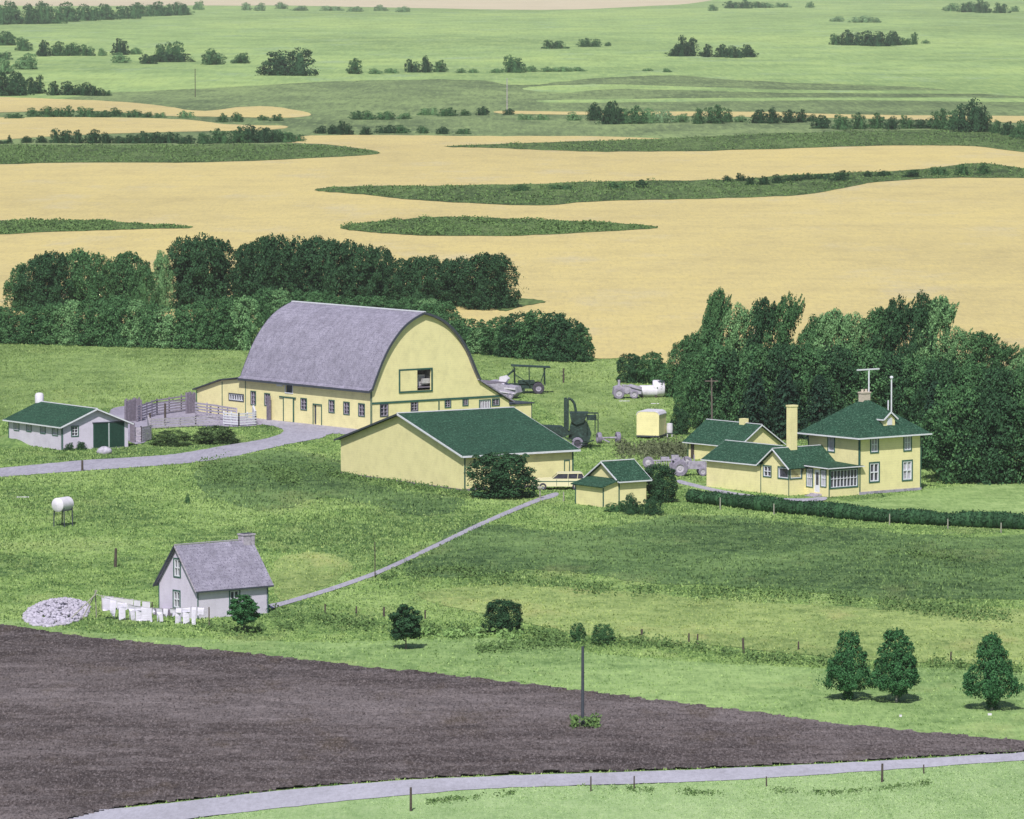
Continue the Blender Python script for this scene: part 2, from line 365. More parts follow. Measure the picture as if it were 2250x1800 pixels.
SLOUGHS = [
    [(-90, 309), (200, 307), (400, 306), (640, 306), (800, 323), (640, 334), (400, 343), (200, 342), (-90, 345)],
    [(-90, 471), (100, 465), (200, 466), (300, 472), (405, 480), (300, 484), (100, 490), (-90, 497)],
    [(715, 481), (770, 470), (850, 463), (930, 458), (1100, 462), (1280, 470), (1385, 480), (1280, 488), (1100, 497), (900, 497), (780, 490)],
    [(665, 402), (720, 394), (900, 392), (1130, 388), (1300, 382), (1500, 380), (1700, 368), (1900, 360), (2050, 345), (2100, 348), (2260, 372), (2260, 379), (2050, 375), (1850, 384), (1700, 410), (1500, 419), (1250, 425), (1130, 434), (900, 424), (780, 412)],
    [(935, 309), (1100, 302), (1300, 296), (1500, 288), (1700, 280), (2260, 276), (2260, 330), (2050, 309), (1850, 308), (1500, 318), (1250, 320), (1050, 313)],
    [(1020, 640), (1080, 630), (1150, 636), (1100, 646), (1060, 656)],
]
slough_px = [sheet('grass_slough', 'F', s, 'slough', .12, jit=.8) for s in SLOUGHS]

hay_px = sheet('hay_meadow', 'F', [(-90, 1296), (100, 1318), (300, 1340), (600, 1352), (760, 1352), (900, 1345), (1100, 1348), (1250, 1375), (1500, 1398), (1760, 1408), (2260, 1430), (2260, 1600), (1800, 1560), (1000, 1460), (430, 1400), (-90, 1340)], 'hay', .03, jit=1.5)
back_px = sheet('back_meadow', 'F', [(-90, 700), (500, 735), (520, 800), (400, 850), (200, 860), (-90, 880)], 'back', .03, jit=1.5)
yard_px = sheet('machine_yard', 'F', [(1010, 745), (1240, 755), (1330, 760), (1400, 800), (1380, 880), (1300, 940), (1200, 900), (1120, 840), (1030, 800)], 'back', .03, jit=1.5)
rough_px = sheet('rough_meadow', 'F', [(990, 1105), (1200, 1120), (1450, 1085), (1700, 1105), (2000, 1130), (2260, 1130), (2260, 1245), (1900, 1262), (1600, 1240), (1350, 1225), (1150, 1200), (980, 1215), (860, 1215), (880, 1175)], 'rough', .03, jit=3)
rough2_px = sheet('rough_meadow', 'F', [(420, 985), (560, 950), (700, 965), (760, 1015), (900, 1040), (980, 1055), (900, 1085), (700, 1050), (560, 1075), (430, 1040)], 'rough', .03, jit=3)
dry_px = sheet('dry_meadow', 'F', [(880, 1250), (1100, 1235), (1300, 1245), (1500, 1262), (1900, 1285), (2260, 1290), (2260, 1395), (1850, 1390), (1500, 1360), (1250, 1340), (1050, 1300)], 'dry', .03, jit=3)
dry2_px = sheet('dry_meadow', 'F', [(580, 1180), (680, 1165), (740, 1195), (660, 1245), (585, 1262)], 'dry', .03, jit=2)
lawn_px = sheet('lawn', 'F', [(1440, 1010), (1620, 1050), (1800, 1056), (1960, 1030), (2260, 1010), (2260, 1105), (2000, 1085), (1700, 1070), (1500, 1050)], 'lawn', .034, jit=1)
verge_px = sheet('roadside_meadow', 'F', [(-90, 1790), (300, 1740), (600, 1700), (770, 1680), (1000, 1662), (1400, 1650), (1850, 1622), (2260, 1590), (2260, 1900), (-90, 1900)], 'verge', .03, jit=.5)
road_px = sheet('road', 'F', [(-90, 1735), (270, 1702), (460, 1681), (650, 1661), (870, 1644), (1100, 1634), (1300, 1628), (1500, 1621), (1700, 1612), (1900, 1601), (2156, 1586), (2260, 1578),
                              (2260, 1593), (2156, 1602), (1850, 1624), (1600, 1641), (1400, 1650), (1200, 1656), (1000, 1664), (770, 1684), (600, 1702), (380, 1728), (-90, 1790)], 'roadm', .06, jit=.8)
drive_px = sheet('driveway', 'P', [(-90, 1036), (0, 1029), (93, 1020), (185, 1012), (334, 1003), (400, 996), (487, 981), (560, 969), (600, 960), (619, 952), (620, 944), (600, 937), (566, 931), (556, 921), (600, 918), (776, 936), (900, 955), (900, 975),
                                   (743, 954), (701, 964), (630, 977), (565, 992), (500, 1006), (406, 1019), (227, 1032), (100, 1041), (0, 1049), (-90, 1056)], 'gravel', .034, jit=.5)
corral_px = sheet('corral_yard', 'P', [(240, 905), (330, 888), (430, 883), (540, 900), (575, 928), (568, 935), (520, 938), (430, 938), (328, 944), (326, 968), (286, 972)], 'dirt', .04, jit=.5)
def strip(name, view, pts, half, mat, z):
    pp = [V(view, *p) for p in pts]
    up = [(x, y - half) for x, y in pp]; dn = [(x, y + half) for x, y in pp][::-1]
    return sheet(name, 'P', up + dn, mat, z, jit=.12)
path_px = strip('footpath', 'F', [(1172, 1042), (1140, 1051), (1080, 1075), (1000, 1110), (900, 1158), (800, 1204), (700, 1240), (600, 1270), (564, 1279)], 4.6, 'gravel', .038)
walk_px = strip('garden_path', 'Z6', [(112, 1183), (200, 1205), (350, 1240), (500, 1266), (700, 1290), (850, 1293), (975, 1284)], 3.6, 'gravel', .044)
ALL_BARE = [road_px, drive_px, corral_px, path_px, walk_px]

# ploughed field: a relief grid cut along its outline
PL = [(-90, 1305), (0, 1318), (180, 1343), (430, 1369), (800, 1410), (1000, 1430), (1220, 1457), (1500, 1492), (1800, 1530), (2000, 1549), (2156, 1561), (2260, 1567),
      (2260, 1575), (2156, 1583), (1900, 1598), (1700, 1609), (1500, 1618), (1300, 1625), (1100, 1631), (870, 1641), (650, 1658), (460, 1678), (270, 1699), (-90, 1731)]
plough_px = widen(smooth_poly([V('F', *p) for p in PL], 8, .3, 3))
def vnoise(x, y, seed):
    r = np.random.default_rng(seed); T = r.random((256, 256))
    xi, yi = np.floor(x).astype(int), np.floor(y).astype(int); fx, fy = x - xi, y - yi
    fx = fx * fx * (3 - 2 * fx); fy = fy * fy * (3 - 2 * fy)
    a, b, c, d = T[xi % 256, yi % 256], T[(xi + 1) % 256, yi % 256], T[xi % 256, (yi + 1) % 256], T[(xi + 1) % 256, (yi + 1) % 256]
    return (a * (1 - fx) + b * fx) * (1 - fy) + (c * (1 - fx) + d * fx) * fy
def np_mesh(name, co, faces, mat, parent=None, loc=None, smooth=False):
    me = bpy.data.meshes.new(name); me.vertices.add(len(co)); me.vertices.foreach_set('co', np.ascontiguousarray(co, dtype=np.float32).ravel())
    nf, k = faces.shape
    me.loops.add(nf * k); me.loops.foreach_set('vertex_index', faces.astype(np.int32).ravel())
    me.polygons.add(nf); me.polygons.foreach_set('loop_start', np.arange(0, nf * k, k, dtype=np.int32))
    me.update(calc_edges=True); me.materials.append(M[mat])
    if smooth: me.polygons.foreach_set('use_smooth', np.ones(nf, bool))
    return link_mesh(name, me, parent, loc)
def plough():
    st = .26
    xs = np.arange(-66, 66, st); ys = np.arange(332, 470, st)
    X, Y = np.meshgrid(xs, ys); nx = len(xs)
    z = .06 + .16 * (vnoise(X * 1.3, Y * 1.1, 1) - .5) + .11 * (vnoise(X * 3.1, Y * 3.1, 2) - .5) + .10 * (vnoise(X * .2, Y * .35, 4) - .3)
    z = np.maximum(z + .03 + .05 * np.sin((Y + .12 * X) * 2 * math.pi / .9), .05)
    co = np.stack([X.ravel(), Y.ravel(), z.ravel()], 1)
    i = np.arange(len(ys) - 1)[:, None] * nx + np.arange(nx - 1)[None, :]
    i = i.ravel(); cx, cy = X.ravel()[i] + st / 2, Y.ravel()[i] + st / 2
    px, py = proj(cx, cy, 0 * cx); ins = in_poly(px, py, plough_px); i = i[ins]
    fc = np.stack([i, i + 1, i + nx + 1, i + nx], 1)
    used = np.unique(fc); rem = np.zeros(len(co), int); rem[used] = np.arange(len(used))
    return np_mesh('ploughed_field', co[used], rem[fc], 'soil')
tag(plough(), kind='structure')

# ------------------------------------------------------------------ grass tufts
def tufts(name, n, region, exclude, mat, hmin, hmax, wd, ymin=335, ymax=800, label=None, tri=2, soft=()):
    y = np.sqrt(rng.uniform(ymin ** 2, ymax ** 2, n * 3)); x = rng.uniform(-1, 1, n * 3) * y * .0905
    px, py = proj(x, y, 0 * x)
    ok = np.ones(len(x), bool) if region is None else np.zeros(len(x), bool)
    jx, jy = px + rng.normal(0, 26, len(px)), py + rng.normal(0, 5, len(px))
    if region is not None:
        for r_ in region: ok |= in_poly(jx, jy, r_)
    for e in soft: ok &= ~in_poly(jx, jy, e)
    for e in exclude: ok &= ~in_poly(px, py, e)
    x, y = x[ok][:n], y[ok][:n]
    # patchiness: thin out and shorten by a broad noise
    pn = vnoise(x * .12, y * .06, 9) * .6 + vnoise(x * .7, y * .4, 10) * .4
    h = (hmin + (hmax - hmin) * rng.random(len(x))) * (.45 + 1.1 * pn)
    allv, allf = [], []; base = 0
    for _ in range(tri):
        a = rng.random(len(x)) * math.pi; dx, dy = np.cos(a) * wd, np.sin(a) * wd
        ox, oy = rng.normal(0, wd, (2, len(x)))
        lx, ly = rng.normal(0, .35, (2, len(x))) * h
        z0 = np.full(len(x), -.02)
        co = np.stack([np.stack([x + ox - dx, y + oy - dy, z0], 1), np.stack([x + ox + dx, y + oy + dy, z0], 1), np.stack([x + ox + lx, y + oy + ly, h], 1)], 1).reshape(-1, 3)
        f = np.arange(len(x) * 3).reshape(-1, 3) + base; base += len(x) * 3
        allv.append(co); allf.append(f)
    o = np_mesh(name, np.concatenate(allv), np.concatenate(allf), mat)
    return tag(o, label, None, None, 'stuff')
light_regions = [hay_px, back_px, yard_px]; hard = ALL_BARE + [plough_px, verge_px, wheat]
tufts('grass', 200000, None, hard, 'meadow_tuft', .05, .17, .085, label='uneven green meadow grass between the farm buildings', soft=light_regions + [lawn_px, rough_px, rough2_px, dry_px, dry2_px])
tufts('grass', 70000, [rough_px, rough2_px], hard, 'rough_tuft', .06, .22, .09, label='darker rough grass of the middle meadow')
tufts('grass', 70000, [dry_px, dry2_px], hard, 'dry_tuft', .05, .18, .085, label='yellowish dry grass above the lower fence')
tufts('grass', 50000, [hay_px], hard, 'hay_tuft', .05, .15, .085, label='light green hay grass above the ploughed field')
tufts('grass', 60000, [back_px, yard_px], hard, 'back_tuft', .06, .22, .10, label='olive meadow grass behind and beside the barn')
tufts('grass', 12000, [lawn_px], ALL_BARE, 'lawn_tuft', .03, .08, .08, label='short pale lawn grass in front of the farmhouse')
tufts('grass', 34000, [verge_px], [road_px], 'verge_tuft', .03, .09, .08, label='pale green grass below the road at the bottom', ymin=330, ymax=380)

# ------------------------------------------------------------------ foliage
def leaf_cloud(P, N, size, r, jitter=.8):
    """irregular quads at P roughly facing N"""
    n = len(P)
    nn = N + r.normal(0, jitter, (n, 3)); nn /= np.linalg.norm(nn, axis=1)[:, None] + 1e-9
    a = np.cross(nn, r.normal(0, 1, (n, 3))); a /= np.linalg.norm(a, axis=1)[:, None] + 1e-9
    b = np.cross(nn, a); s = size * r.uniform(.55, 1.25, (n, 1))
    co = np.stack([P + a * s, P + b * s * .7, P - a * s * r.uniform(.6, 1.1, (n, 1)), P - b * s * .7], 1).reshape(-1, 3)
    return co, np.arange(4 * n).reshape(-1, 4)
def ico_core(c, rad, r):
    import bmesh
    bm = bmesh.new(); bmesh.ops.create_icosphere(bm, subdivisions=2, radius=1)
    co = np.array([v.co[:] for v in bm.verts]) * (1 + r.normal(0, .07, (len(bm.verts), 1))); f = np.array([[v.index for v in x.verts] for x in bm.faces]); bm.free()
    return co * rad + c, f
def crown_mesh(name, lobes, mat, leaves, size, seed, core=.74):
    """lobes: (cx,cy,cz, rx,ry,rz)"""
    r = np.random.default_rng(seed); V_, Q, T = [], [], []; base = 0
    vol = np.array([l[3] * l[5] for l in lobes]); cnt = (leaves * vol / vol.sum()).astype(int)
    for l, n in zip(lobes, cnt):
        d = r.normal(0, 1, (n, 3)); d /= np.linalg.norm(d, axis=1)[:, None]
        rad = np.array(l[3:]); lump = 1 + .22 * np.sin(d[:, 0] * 5 + seed) * np.sin(d[:, 1] * 4 + l[0]) + .16 * np.sin(d[:, 2] * 7 + l[1] * 3)
        rr = (r.uniform(.72, 1.05, n) * lump)[:, None]
        P = np.array(l[:3]) + d * rad * rr
        co, f = leaf_cloud(P, d / rad * rad.mean(), size, r)
        V_.append(co); Q.append(f + base); base += len(co)
    allc = np.concatenate(V_); lo, hi = np.percentile(allc, 1, 0), np.percentile(allc, 99, 0); zmin = min(0.0, lo[2])
    me_v = np.concatenate(V_); quads = np.concatenate(Q)
    cv = []
    for l in lobes:
        co, f = ico_core(np.array(l[:3]), np.array(l[3:]) * core, r)
        cv.append(co); T.append(f + base); base += len(co)
    co = np.concatenate([me_v] + cv); sx_ = 1.0 / max(hi[0] - lo[0], hi[1] - lo[1]); co[:, :2] = (co[:, :2] - (hi[:2] + lo[:2]) / 2) * sx_
    co[:, 2] = np.where(co[:, 2] > 0, co[:, 2] / hi[2], co[:, 2] * .1); tr = np.concatenate(T)
    me = bpy.data.meshes.new(name); me.vertices.add(len(co)); me.vertices.foreach_set('co', co.astype(np.float32).ravel())
    li = np.concatenate([quads.ravel(), tr.ravel()]).astype(np.int32); me.loops.add(len(li)); me.loops.foreach_set('vertex_index', li)
    me.polygons.add(len(quads) + len(tr))
    me.polygons.foreach_set('loop_start', np.concatenate([np.arange(len(quads)) * 4, len(quads) * 4 + np.arange(len(tr)) * 3]).astype(np.int32))
    me.update(calc_edges=True); me.materials.append(M[mat]); return me
# every crown mesh is built at unit size: width about 1 (x,y from -.5 to .5), height 0..1
def lobes_tree(seed, n=16, z0=.18, top=1.0, lean=0, shape='round'):
    r = random.Random(seed); L = []
    L.append((0, 0, z0 + (top - z0) * .42, .27, .27, (top - z0) * .36))
    for k in range(n):
        t = (k + .5) / n; z = z0 + (top - z0) * (.08 + .84 * t)
        if shape == 'round': w = .42 * math.sin(math.pi * min(1, .16 + .80 * t)) ** .7
        elif shape == 'poplar': w = .34 * (1 - t) ** .55 + .05
        elif shape == 'egg': w = .40 * (1 - t * .86) * min(1, .55 + t * 4)
        else: w = .36 * (1 - .4 * t)
        a = k * 2.4 + r.uniform(-.4, .4); rr = w * r.uniform(.45, .85)
        s = r.uniform(.13, .20) * (1.1 - .45 * t) * (.72 if n > 28 else 1)
        L.append((rr * math.cos(a) + lean * t * t, rr * math.sin(a), z, s, s, s * r.uniform(.45, .75)))
    return L
def spikes(seed, n, z, w, h, lean=0):
    r = random.Random(seed); L = []
    for k in range(n):
        a = r.uniform(0, 6.28); rr = r.uniform(0, w); hh = r.uniform(.5, 1) * h
        x, y = rr * math.cos(a), rr * math.sin(a)
        for j in range(3):
            L.append((x + lean * (j + 1) * .03, y, z + hh * j / 3, .055 - .012 * j, .055 - .012 * j, hh / 4.2))
    return L
CR = {}
def reg(kind, mats, fn, leaves, size, variants=3):
    for m in mats:
        for k in range(variants):
            CR[(kind, m, k)] = crown_mesh('crown', fn(k + 1), m, leaves, size, 11 * k + 5)
def mass_mesh(mat, leaves, size, seed, prof, rough=.30, ntip=10, lean=.0, tipw=.25, tiph=.24, tipz=.72, up=.35, raw=False, nbil=60, bil=1.0):
    """one leafy mass: prof(t) is the half width at height t, roughened by layered noise, with feathery leader shoots"""
    r = np.random.default_rng(seed)
    total = leaves; leaves = int(total * .38); t = r.random(leaves * 2); w = prof(t); keep = r.random(len(t)) < (w + .06) / (w.max() + .06); t = t[keep][:leaves]; w = prof(t); n = len(t); a = r.uniform(0, 2 * math.pi, n)
    def nz(a, t):
        x, y = np.cos(a), np.sin(a)
        return (vnoise(x * 2.2 + 9 + seed, y * 2.2 + t * 5 + 9, seed) - .5) * 1.0 + (vnoise(x * 5 + 20, y * 5 + t * 13 + 20, seed + 1) - .5) * .7 + (vnoise(x * 11 + 30, y * 11 + t * 30 + 30, seed + 2) - .5) * .45
    rr = w * (1 + rough * 2 * nz(a, t)) * (1 - .55 * r.random(n) ** 1.6) + r.normal(0, .008, n)
    z = t + .06 * nz(a + 1, t) + r.normal(0, .008, n)
    P = np.stack([rr * np.cos(a) + lean * t ** 2, rr * np.sin(a), np.clip(z, 0, None)], 1)
    N = np.stack([np.cos(a), np.sin(a), np.full(n, up) + t * .5], 1)
    pts, nrm = [P], [N]
    # billows: many leafy puffs of unequal size sitting on the mass
    nb = nbil; bt = r.random(nb * 2); bw = prof(bt); kp = r.random(nb * 2) < (bw + .08) / (bw.max() + .08); bt = bt[kp][:nb]; bw = prof(bt); nb = len(bt); ba = r.uniform(0, 2 * math.pi, nb)
    bs = r.uniform(.035, .125, nb) * bil; per = (total * .62 * bs ** 1.6 / (bs ** 1.6).sum()).astype(int)
    brr = bw * (1 + rough * 1.6 * nz(ba, bt)) * .90
    for q in range(nb):
        m = per[q]; d = r.normal(0, 1, (m, 3)); o_ = np.array([math.cos(ba[q]), math.sin(ba[q]), .45]); d += o_ * .9; d /= np.linalg.norm(d, axis=1)[:, None]
        c0 = np.array([brr[q] * math.cos(ba[q]) + lean * bt[q] ** 2, brr[q] * math.sin(ba[q]), max(bt[q] * .97, bs[q] * .7)])
        pts.append(c0 + d * bs[q] * np.array([1, 1, .8]) * r.uniform(.55, 1.18, (m, 1))); nrm.append(d + np.array([0, 0, .25]))
    for k in range(ntip):
        b = r.uniform(0, 6.28); q = tipw * math.sqrt(r.random()); hh = tiph * r.uniform(.45, 1.1); m = int(total * .008)
        u = r.random(m) ** .8; ww = .055 * (1 - u) ** .7 + .006; c = r.uniform(0, 6.28, m)
        z0 = tipz + (1 - tipz) * .35 * r.random()
        pts.append(np.stack([q * math.cos(b) + lean * z0 + lean * 2.2 * hh * u ** 1.4 + ww * np.cos(c), q * math.sin(b) + ww * np.sin(c), z0 + hh * u], 1)); nrm.append(np.stack([np.cos(c), np.sin(c), .4 + u], 1))
    P, N = np.concatenate(pts), np.concatenate(nrm); co, q4 = leaf_cloud(P, N, size, r)
    # dark solid heart
    nt_, na = 12, 14; T, A = np.meshgrid(np.linspace(0, .93, nt_), np.arange(na) * 2 * math.pi / na, indexing='ij'); W = prof(T) * .36 * np.clip(1 + rough * 2 * nz(A, T), .3, 1.1)
    hc = np.stack([W * np.cos(A) + lean * T ** 2, W * np.sin(A), T * .84], -1).reshape(-1, 3); hf = np.array([(i_ * na + k, i_ * na + (k + 1) % na, (i_ + 1) * na + (k + 1) % na, (i_ + 1) * na + k) for i_ in range(nt_ - 1) for k in range(na)])
    if raw: return np.concatenate([co, hc]), np.concatenate([q4, hf + len(co)])
    lo, hi = np.percentile(co, .7, 0), np.percentile(co, 99.6, 0); al = np.concatenate([co, hc]); sx_ = 1.0 / max(hi[0] - lo[0], hi[1] - lo[1]); al[:, :2] *= sx_; al[:, 2] /= hi[2]
    fa = np.concatenate([q4, hf + len(co)])
    me = bpy.data.meshes.new('crown'); me.vertices.add(len(al)); me.vertices.foreach_set('co', al.astype(np.float32).ravel()); me.loops.add(fa.size); me.loops.foreach_set('vertex_index', fa.astype(np.int32).ravel())
    me.polygons.add(len(fa)); me.polygons.foreach_set('loop_start', np.arange(len(fa), dtype=np.int32) * 4); me.update(calc_edges=True); me.materials.append(M[mat]); return me
def merge_np(parts, mat):
    """parts: list of (coords, quads); normalised to unit width and height"""
    co, fa, base = [], [], 0
    for c, f in parts: co.append(c); fa.append(f + base); base += len(c)
    co = np.concatenate(co); fa = np.concatenate(fa); lo, hi = np.percentile(co, .7, 0), np.percentile(co, 99.6, 0)
    sx_ = 1.0 / max(hi[0] - lo[0], hi[1] - lo[1]); co[:, 0] = (co[:, 0] - (lo[0] + hi[0]) / 2) * sx_; co[:, 1] = (co[:, 1] - (lo[1] + hi[1]) / 2) * sx_; co[:, 2] /= hi[2]
    me = bpy.data.meshes.new('crown'); me.vertices.add(len(co)); me.vertices.foreach_set('co', co.astype(np.float32).ravel()); me.loops.add(fa.size); me.loops.foreach_set('vertex_index', fa.astype(np.int32).ravel())
    me.polygons.add(len(fa)); me.polygons.foreach_set('loop_start', np.arange(len(fa), dtype=np.int32) * 4); me.update(calc_edges=True); me.materials.append(M[mat]); return me
def regm(kind, mats, variants, nsub=3, spread=.24, hvar=.35, **kw):
    for m in mats:
        for k in range(variants):
            r_ = random.Random(k * 7 + len(kind)); parts = []
            for q in range(nsub):
                kk = dict(kw); kk['leaves'] = kw['leaves'] // nsub; c, f = mass_mesh(m, seed=17 * k + 5 + q * 3 + len(kind), raw=True, **kk)
                a = q * 6.283 / nsub + r_.uniform(-.6, .6) + k; d = spread * r_.uniform(.6, 1.2) if nsub > 1 else 0; h = 1 - hvar * (q / max(nsub - 1, 1)) * r_.uniform(.6, 1.2); w = r_.uniform(.62, .82) if nsub > 1 else 1
                c = c * np.array((w, w, h)) + np.array((d * math.cos(a), d * math.sin(a), 0)); parts.append((c, f))
            CR[(kind, m, k)] = merge_np(parts, m)
regm('belt', ['leafdark', 'leafmid', 'leaflight'], 5, 1, 0, 0, leaves=9500, size=.019, rough=.42, nbil=70, prof=lambda t: .42 * np.minimum(1, .80 + t * .7) * np.sqrt(np.clip(1.0 - t ** 2.0, 0.0, 1)) + .02, ntip=14, tipw=.26, tiph=.15, tipz=.78)
regm('wind', ['leafdark', 'leafmid', 'leaflight'], 5, 1, 0, 0, leaves=13000, size=.016, rough=.44, nbil=60, prof=lambda t: .40 * np.minimum(1, .82 + t * .6) * np.clip(1.0 - t ** 1.8, 0, 1) ** .7 + .02, ntip=28, lean=.32, tipw=.30, tiph=.22, tipz=.66)
regm('low', ['leafdark', 'leafmid', 'leaflight', 'leafolive'], 4, 1, 0, 0, leaves=7000, size=.025, prof=lambda t: .42 * np.sqrt(np.clip(1.02 - t ** 2.8, 0, 1)) + .02, rough=.28, nbil=60, bil=1.1, ntip=4, tipw=.34, tiph=.06, tipz=.90)
regm('bush', ['leafdark', 'leafmid', 'leaflight', 'leafpale'], 5, 3, .24, .40, leaves=5400, size=.034, prof=lambda t: .42 * np.sqrt(np.clip(1.02 - t ** 2.0, 0, 1)) + .02, rough=.32, nbil=22, bil=1.3, ntip=2, tipw=.30, tiph=.08, tipz=.80)
regm('dense', ['leafdark'], 2, 1, 0, 0, leaves=12000, size=.020, prof=lambda t: .42 * np.sqrt(np.clip(1 - (np.abs(t - .42) / .6) ** 2.2, 0.02, 1)), rough=.20, nbil=90, ntip=12, tipw=.36, tiph=.08, tipz=.82)
regm('garden', ['leafgarden'], 3, 1, 0, 0, leaves=12000, size=.018, rough=.26, nbil=90, bil=.85, prof=lambda t: np.where(t < .15, .004, .43 * np.clip((t - .15) / .12, 0, 1) ** .5 * (1 - .80 * np.clip((t - .27) / .73, 0, 1) ** 1.15)), ntip=5, tipw=.06, tiph=.06, tipz=.92)
reg('round', ['leafgarden', 'leafdark'], lambda k: lobes_tree(k + 70, 30, .22, .98, 0, 'round'), 6500, .024, 2)
def conifer_mesh(seed):
    r = np.random.default_rng(seed); P, N = [], []
    for t in range(22):
        z = .06 + .90 * t / 22; w = .46 * (1 - z) ** .8 + .02; nb = int(9 + 8 * (1 - z))
        for b in range(nb):
            a = r.uniform(0, 6.28)
            for q in np.linspace(.15, 1, 9):
                for _ in range(2):
                    P.append((math.cos(a) * w * q + r.normal(0, .015), math.sin(a) * w * q + r.normal(0, .015), z - .05 * q * q + r.normal(0, .01))); N.append((math.cos(a) * .4, math.sin(a) * .4, .8))
    P, N = np.array(P), np.array(N); co, f = leaf_cloud(P, N, .028, r, .5)
    me = bpy.data.meshes.new('crown'); me.vertices.add(len(co)); me.vertices.foreach_set('co', co.astype(np.float32).ravel())
    me.loops.add(f.size); me.loops.foreach_set('vertex_index', f.astype(np.int32).ravel()); me.polygons.add(len(f))
    me.polygons.foreach_set('loop_start', np.arange(len(f), dtype=np.int32) * 4); me.update(calc_edges=True); me.materials.append(M['conifer']); return me
for k in range(2): CR[('conifer', 'conifer', k)] = conifer_mesh(k + 3)
def trunk_mesh(mat, fork=False):
    b = MB()
    b.cyl((0, 0, -.02), (.004, 0, .12), .030, .022, 9, False); b.cyl((.004, 0, .12), (0, .004, .5), .022, .010, 9, False); b.cyl((0, .004, .5), (.006, 0, .86), .010, .003, 7)
    for k in range(6):
        a = k * 1.1; z = .16 + .09 * k
        b.cyl((0, 0, z), (.22 * math.cos(a) * (1 - .1 * k), .22 * math.sin(a) * (1 - .1 * k), z + .17), .010, .003, 6)
    if fork:
        for a in (.5, 2.9): b.cyl((0, 0, .06), (.10 * math.cos(a), .10 * math.sin(a), .26), .018, .010, 7)
    me = bpy.data.meshes.new('trunk'); me.from_pydata(b.v, [], b.f); me.materials.append(M[mat]); return me
TRUNK = {'bark': trunk_mesh('bark'), 'palebark': trunk_mesh('palebark', True)}
cnt_v = [0]
def tree(kind, mat, p, w, h, label, group, name='tree', cat='tree', trunk='bark', rz=None, depth=None):
    cnt_v[0] += 1
    keys = [k for k in CR if k[0] == kind and k[1] == mat]; key = keys[cnt_v[0] % len(keys)]
    t = empty(name, (p.x, p.y, 0), random.uniform(0, 6.28) if rz is None else rz, label, cat, group)
    t.scale = (w, depth or w, h)
    if trunk: link_mesh('trunk', TRUNK[trunk], t)
    link_mesh('crown', CR[key], t); return t
def bush(kind, mat, p, w, h, label, group, name='bush', cat='bush', depth=None):
    cnt_v[0] += 1
    keys = [k for k in CR if k[0] == kind and k[1] == mat]; key = keys[cnt_v[0] % len(keys)]
    o = link_mesh(name, CR[key]); o.location = (p.x, p.y, 0); o.rotation_euler = (0, 0, random.uniform(0, 6.28)); o.scale = (w, depth or w, h)
    return tag(o, label, cat, group)

# ---- far bushes: (centre x, width, top row, base row, shade) in the zoomed views
def far_row(view, items, rowname, mats='leafmid', adj=None):
    items = sorted(items, key=lambda i: i[0])
    for k, it in enumerate(items):
        x, w, yt, yb = it[:4]; mat = it[4] if len(it) > 4 else mats
        px, pb = V(view, x, yb); _, pt = V(view, x, yt); s = scale_at(pb)
        W = w / VIEWS[view][2] / s; H = (pb - pt) / s * 1.04
        a = {'leafdark': 'dark', 'leafmid': 'green', 'leaflight': 'light green', 'leafpale': 'pale'}[mat]
        sz = 'tall' if H > 6.5 else ('low' if H < 3 else 'rounded')
        where = 'leftmost' if k == 0 else ordn(k) + ' from left'
        if k == len(items) - 1: where = 'rightmost'
        bush('bush', mat, at(px, pb), W * 1.25, H, f'{sz} {a} bush, {where} in {rowname}'.replace('light green', 'lighter'), rowname.replace('the ', 'bushes of the ', 1), depth=max(W * .8, 2))
D_, Md, L_, Pl = 'leafdark', 'leafmid', 'leaflight', 'leafpale'
far_row('Z1', [(-10, 130, 12, 104, Md), (60, 120, 10, 102, Md), (140, 120, 12, 102, Md), (215, 110, 20, 100, Md), (290, 110, 14, 92, Md), (370, 110, 22, 88, Md), (450, 110, 20, 84, Md), (530, 100, 22, 80, Md), (600, 100, 14, 70, Md),
               (670, 100, 10, 68, Md), (735, 90, 12, 66, Md), (780, 70, 18, 64, Md)], 'the far wood at the top left corner')
far_row('Z1', [(835, 45, 5, 42, L_), (1040, 60, 12, 44, Pl), (1095, 60, 14, 46, Pl), (1182, 70, 10, 38, Pl), (1260, 80, 25, 46, Pl), (1400, 90, 26, 46, Pl), (1495, 60, 28, 50, Pl), (1600, 70, 22, 46, Pl), (1695, 50, 28, 52, Pl)], 'the faint row along the far field edge')
far_row('Z1', [(35, 110, 135, 192, Md), (100, 90, 160, 215, Md), (180, 90, 172, 238, D_), (240, 90, 178, 236, Md), (300, 90, 184, 236, Md), (365, 80, 190, 236, Md), (430, 60, 205, 236, L_), (507, 90, 166, 232, D_), (575, 60, 202, 230, L_),
               (507, 90, 224, 266, L_), (620, 80, 230, 270, D_), (685, 70, 182, 256, Md), (740, 90, 180, 258, Md), (720, 160, 222, 262, D_), (890, 125, 210, 273, Md), (1010, 100, 225, 268, Md)], 'the upper left line of bushes')
far_row('Z1', [(1205, 225, 210, 319, D_), (1490, 92, 248, 312, Md), (1580, 70, 290, 313, L_), (1650, 50, 288, 310, L_), (1735, 80, 252, 306, D_), (1795, 80, 240, 306, D_), (1855, 80, 256, 304, Md), (1940, 60, 288, 308, L_), (1995, 40, 290, 308, L_),
               (2085, 60, 290, 308, L_), (2165, 110, 238, 307, Md), (2240, 80, 278, 303, L_), (2300, 80, 282, 303, L_), (2360, 80, 282, 303, L_), (2440, 70, 283, 301, L_)], 'the middle line of bushes across the pasture')
far_row('Z1', [(10, 80, 220, 252, Md), (20, 110, 240, 312, L_), (110, 130, 228, 293, L_)], 'the pale clump at the left edge')
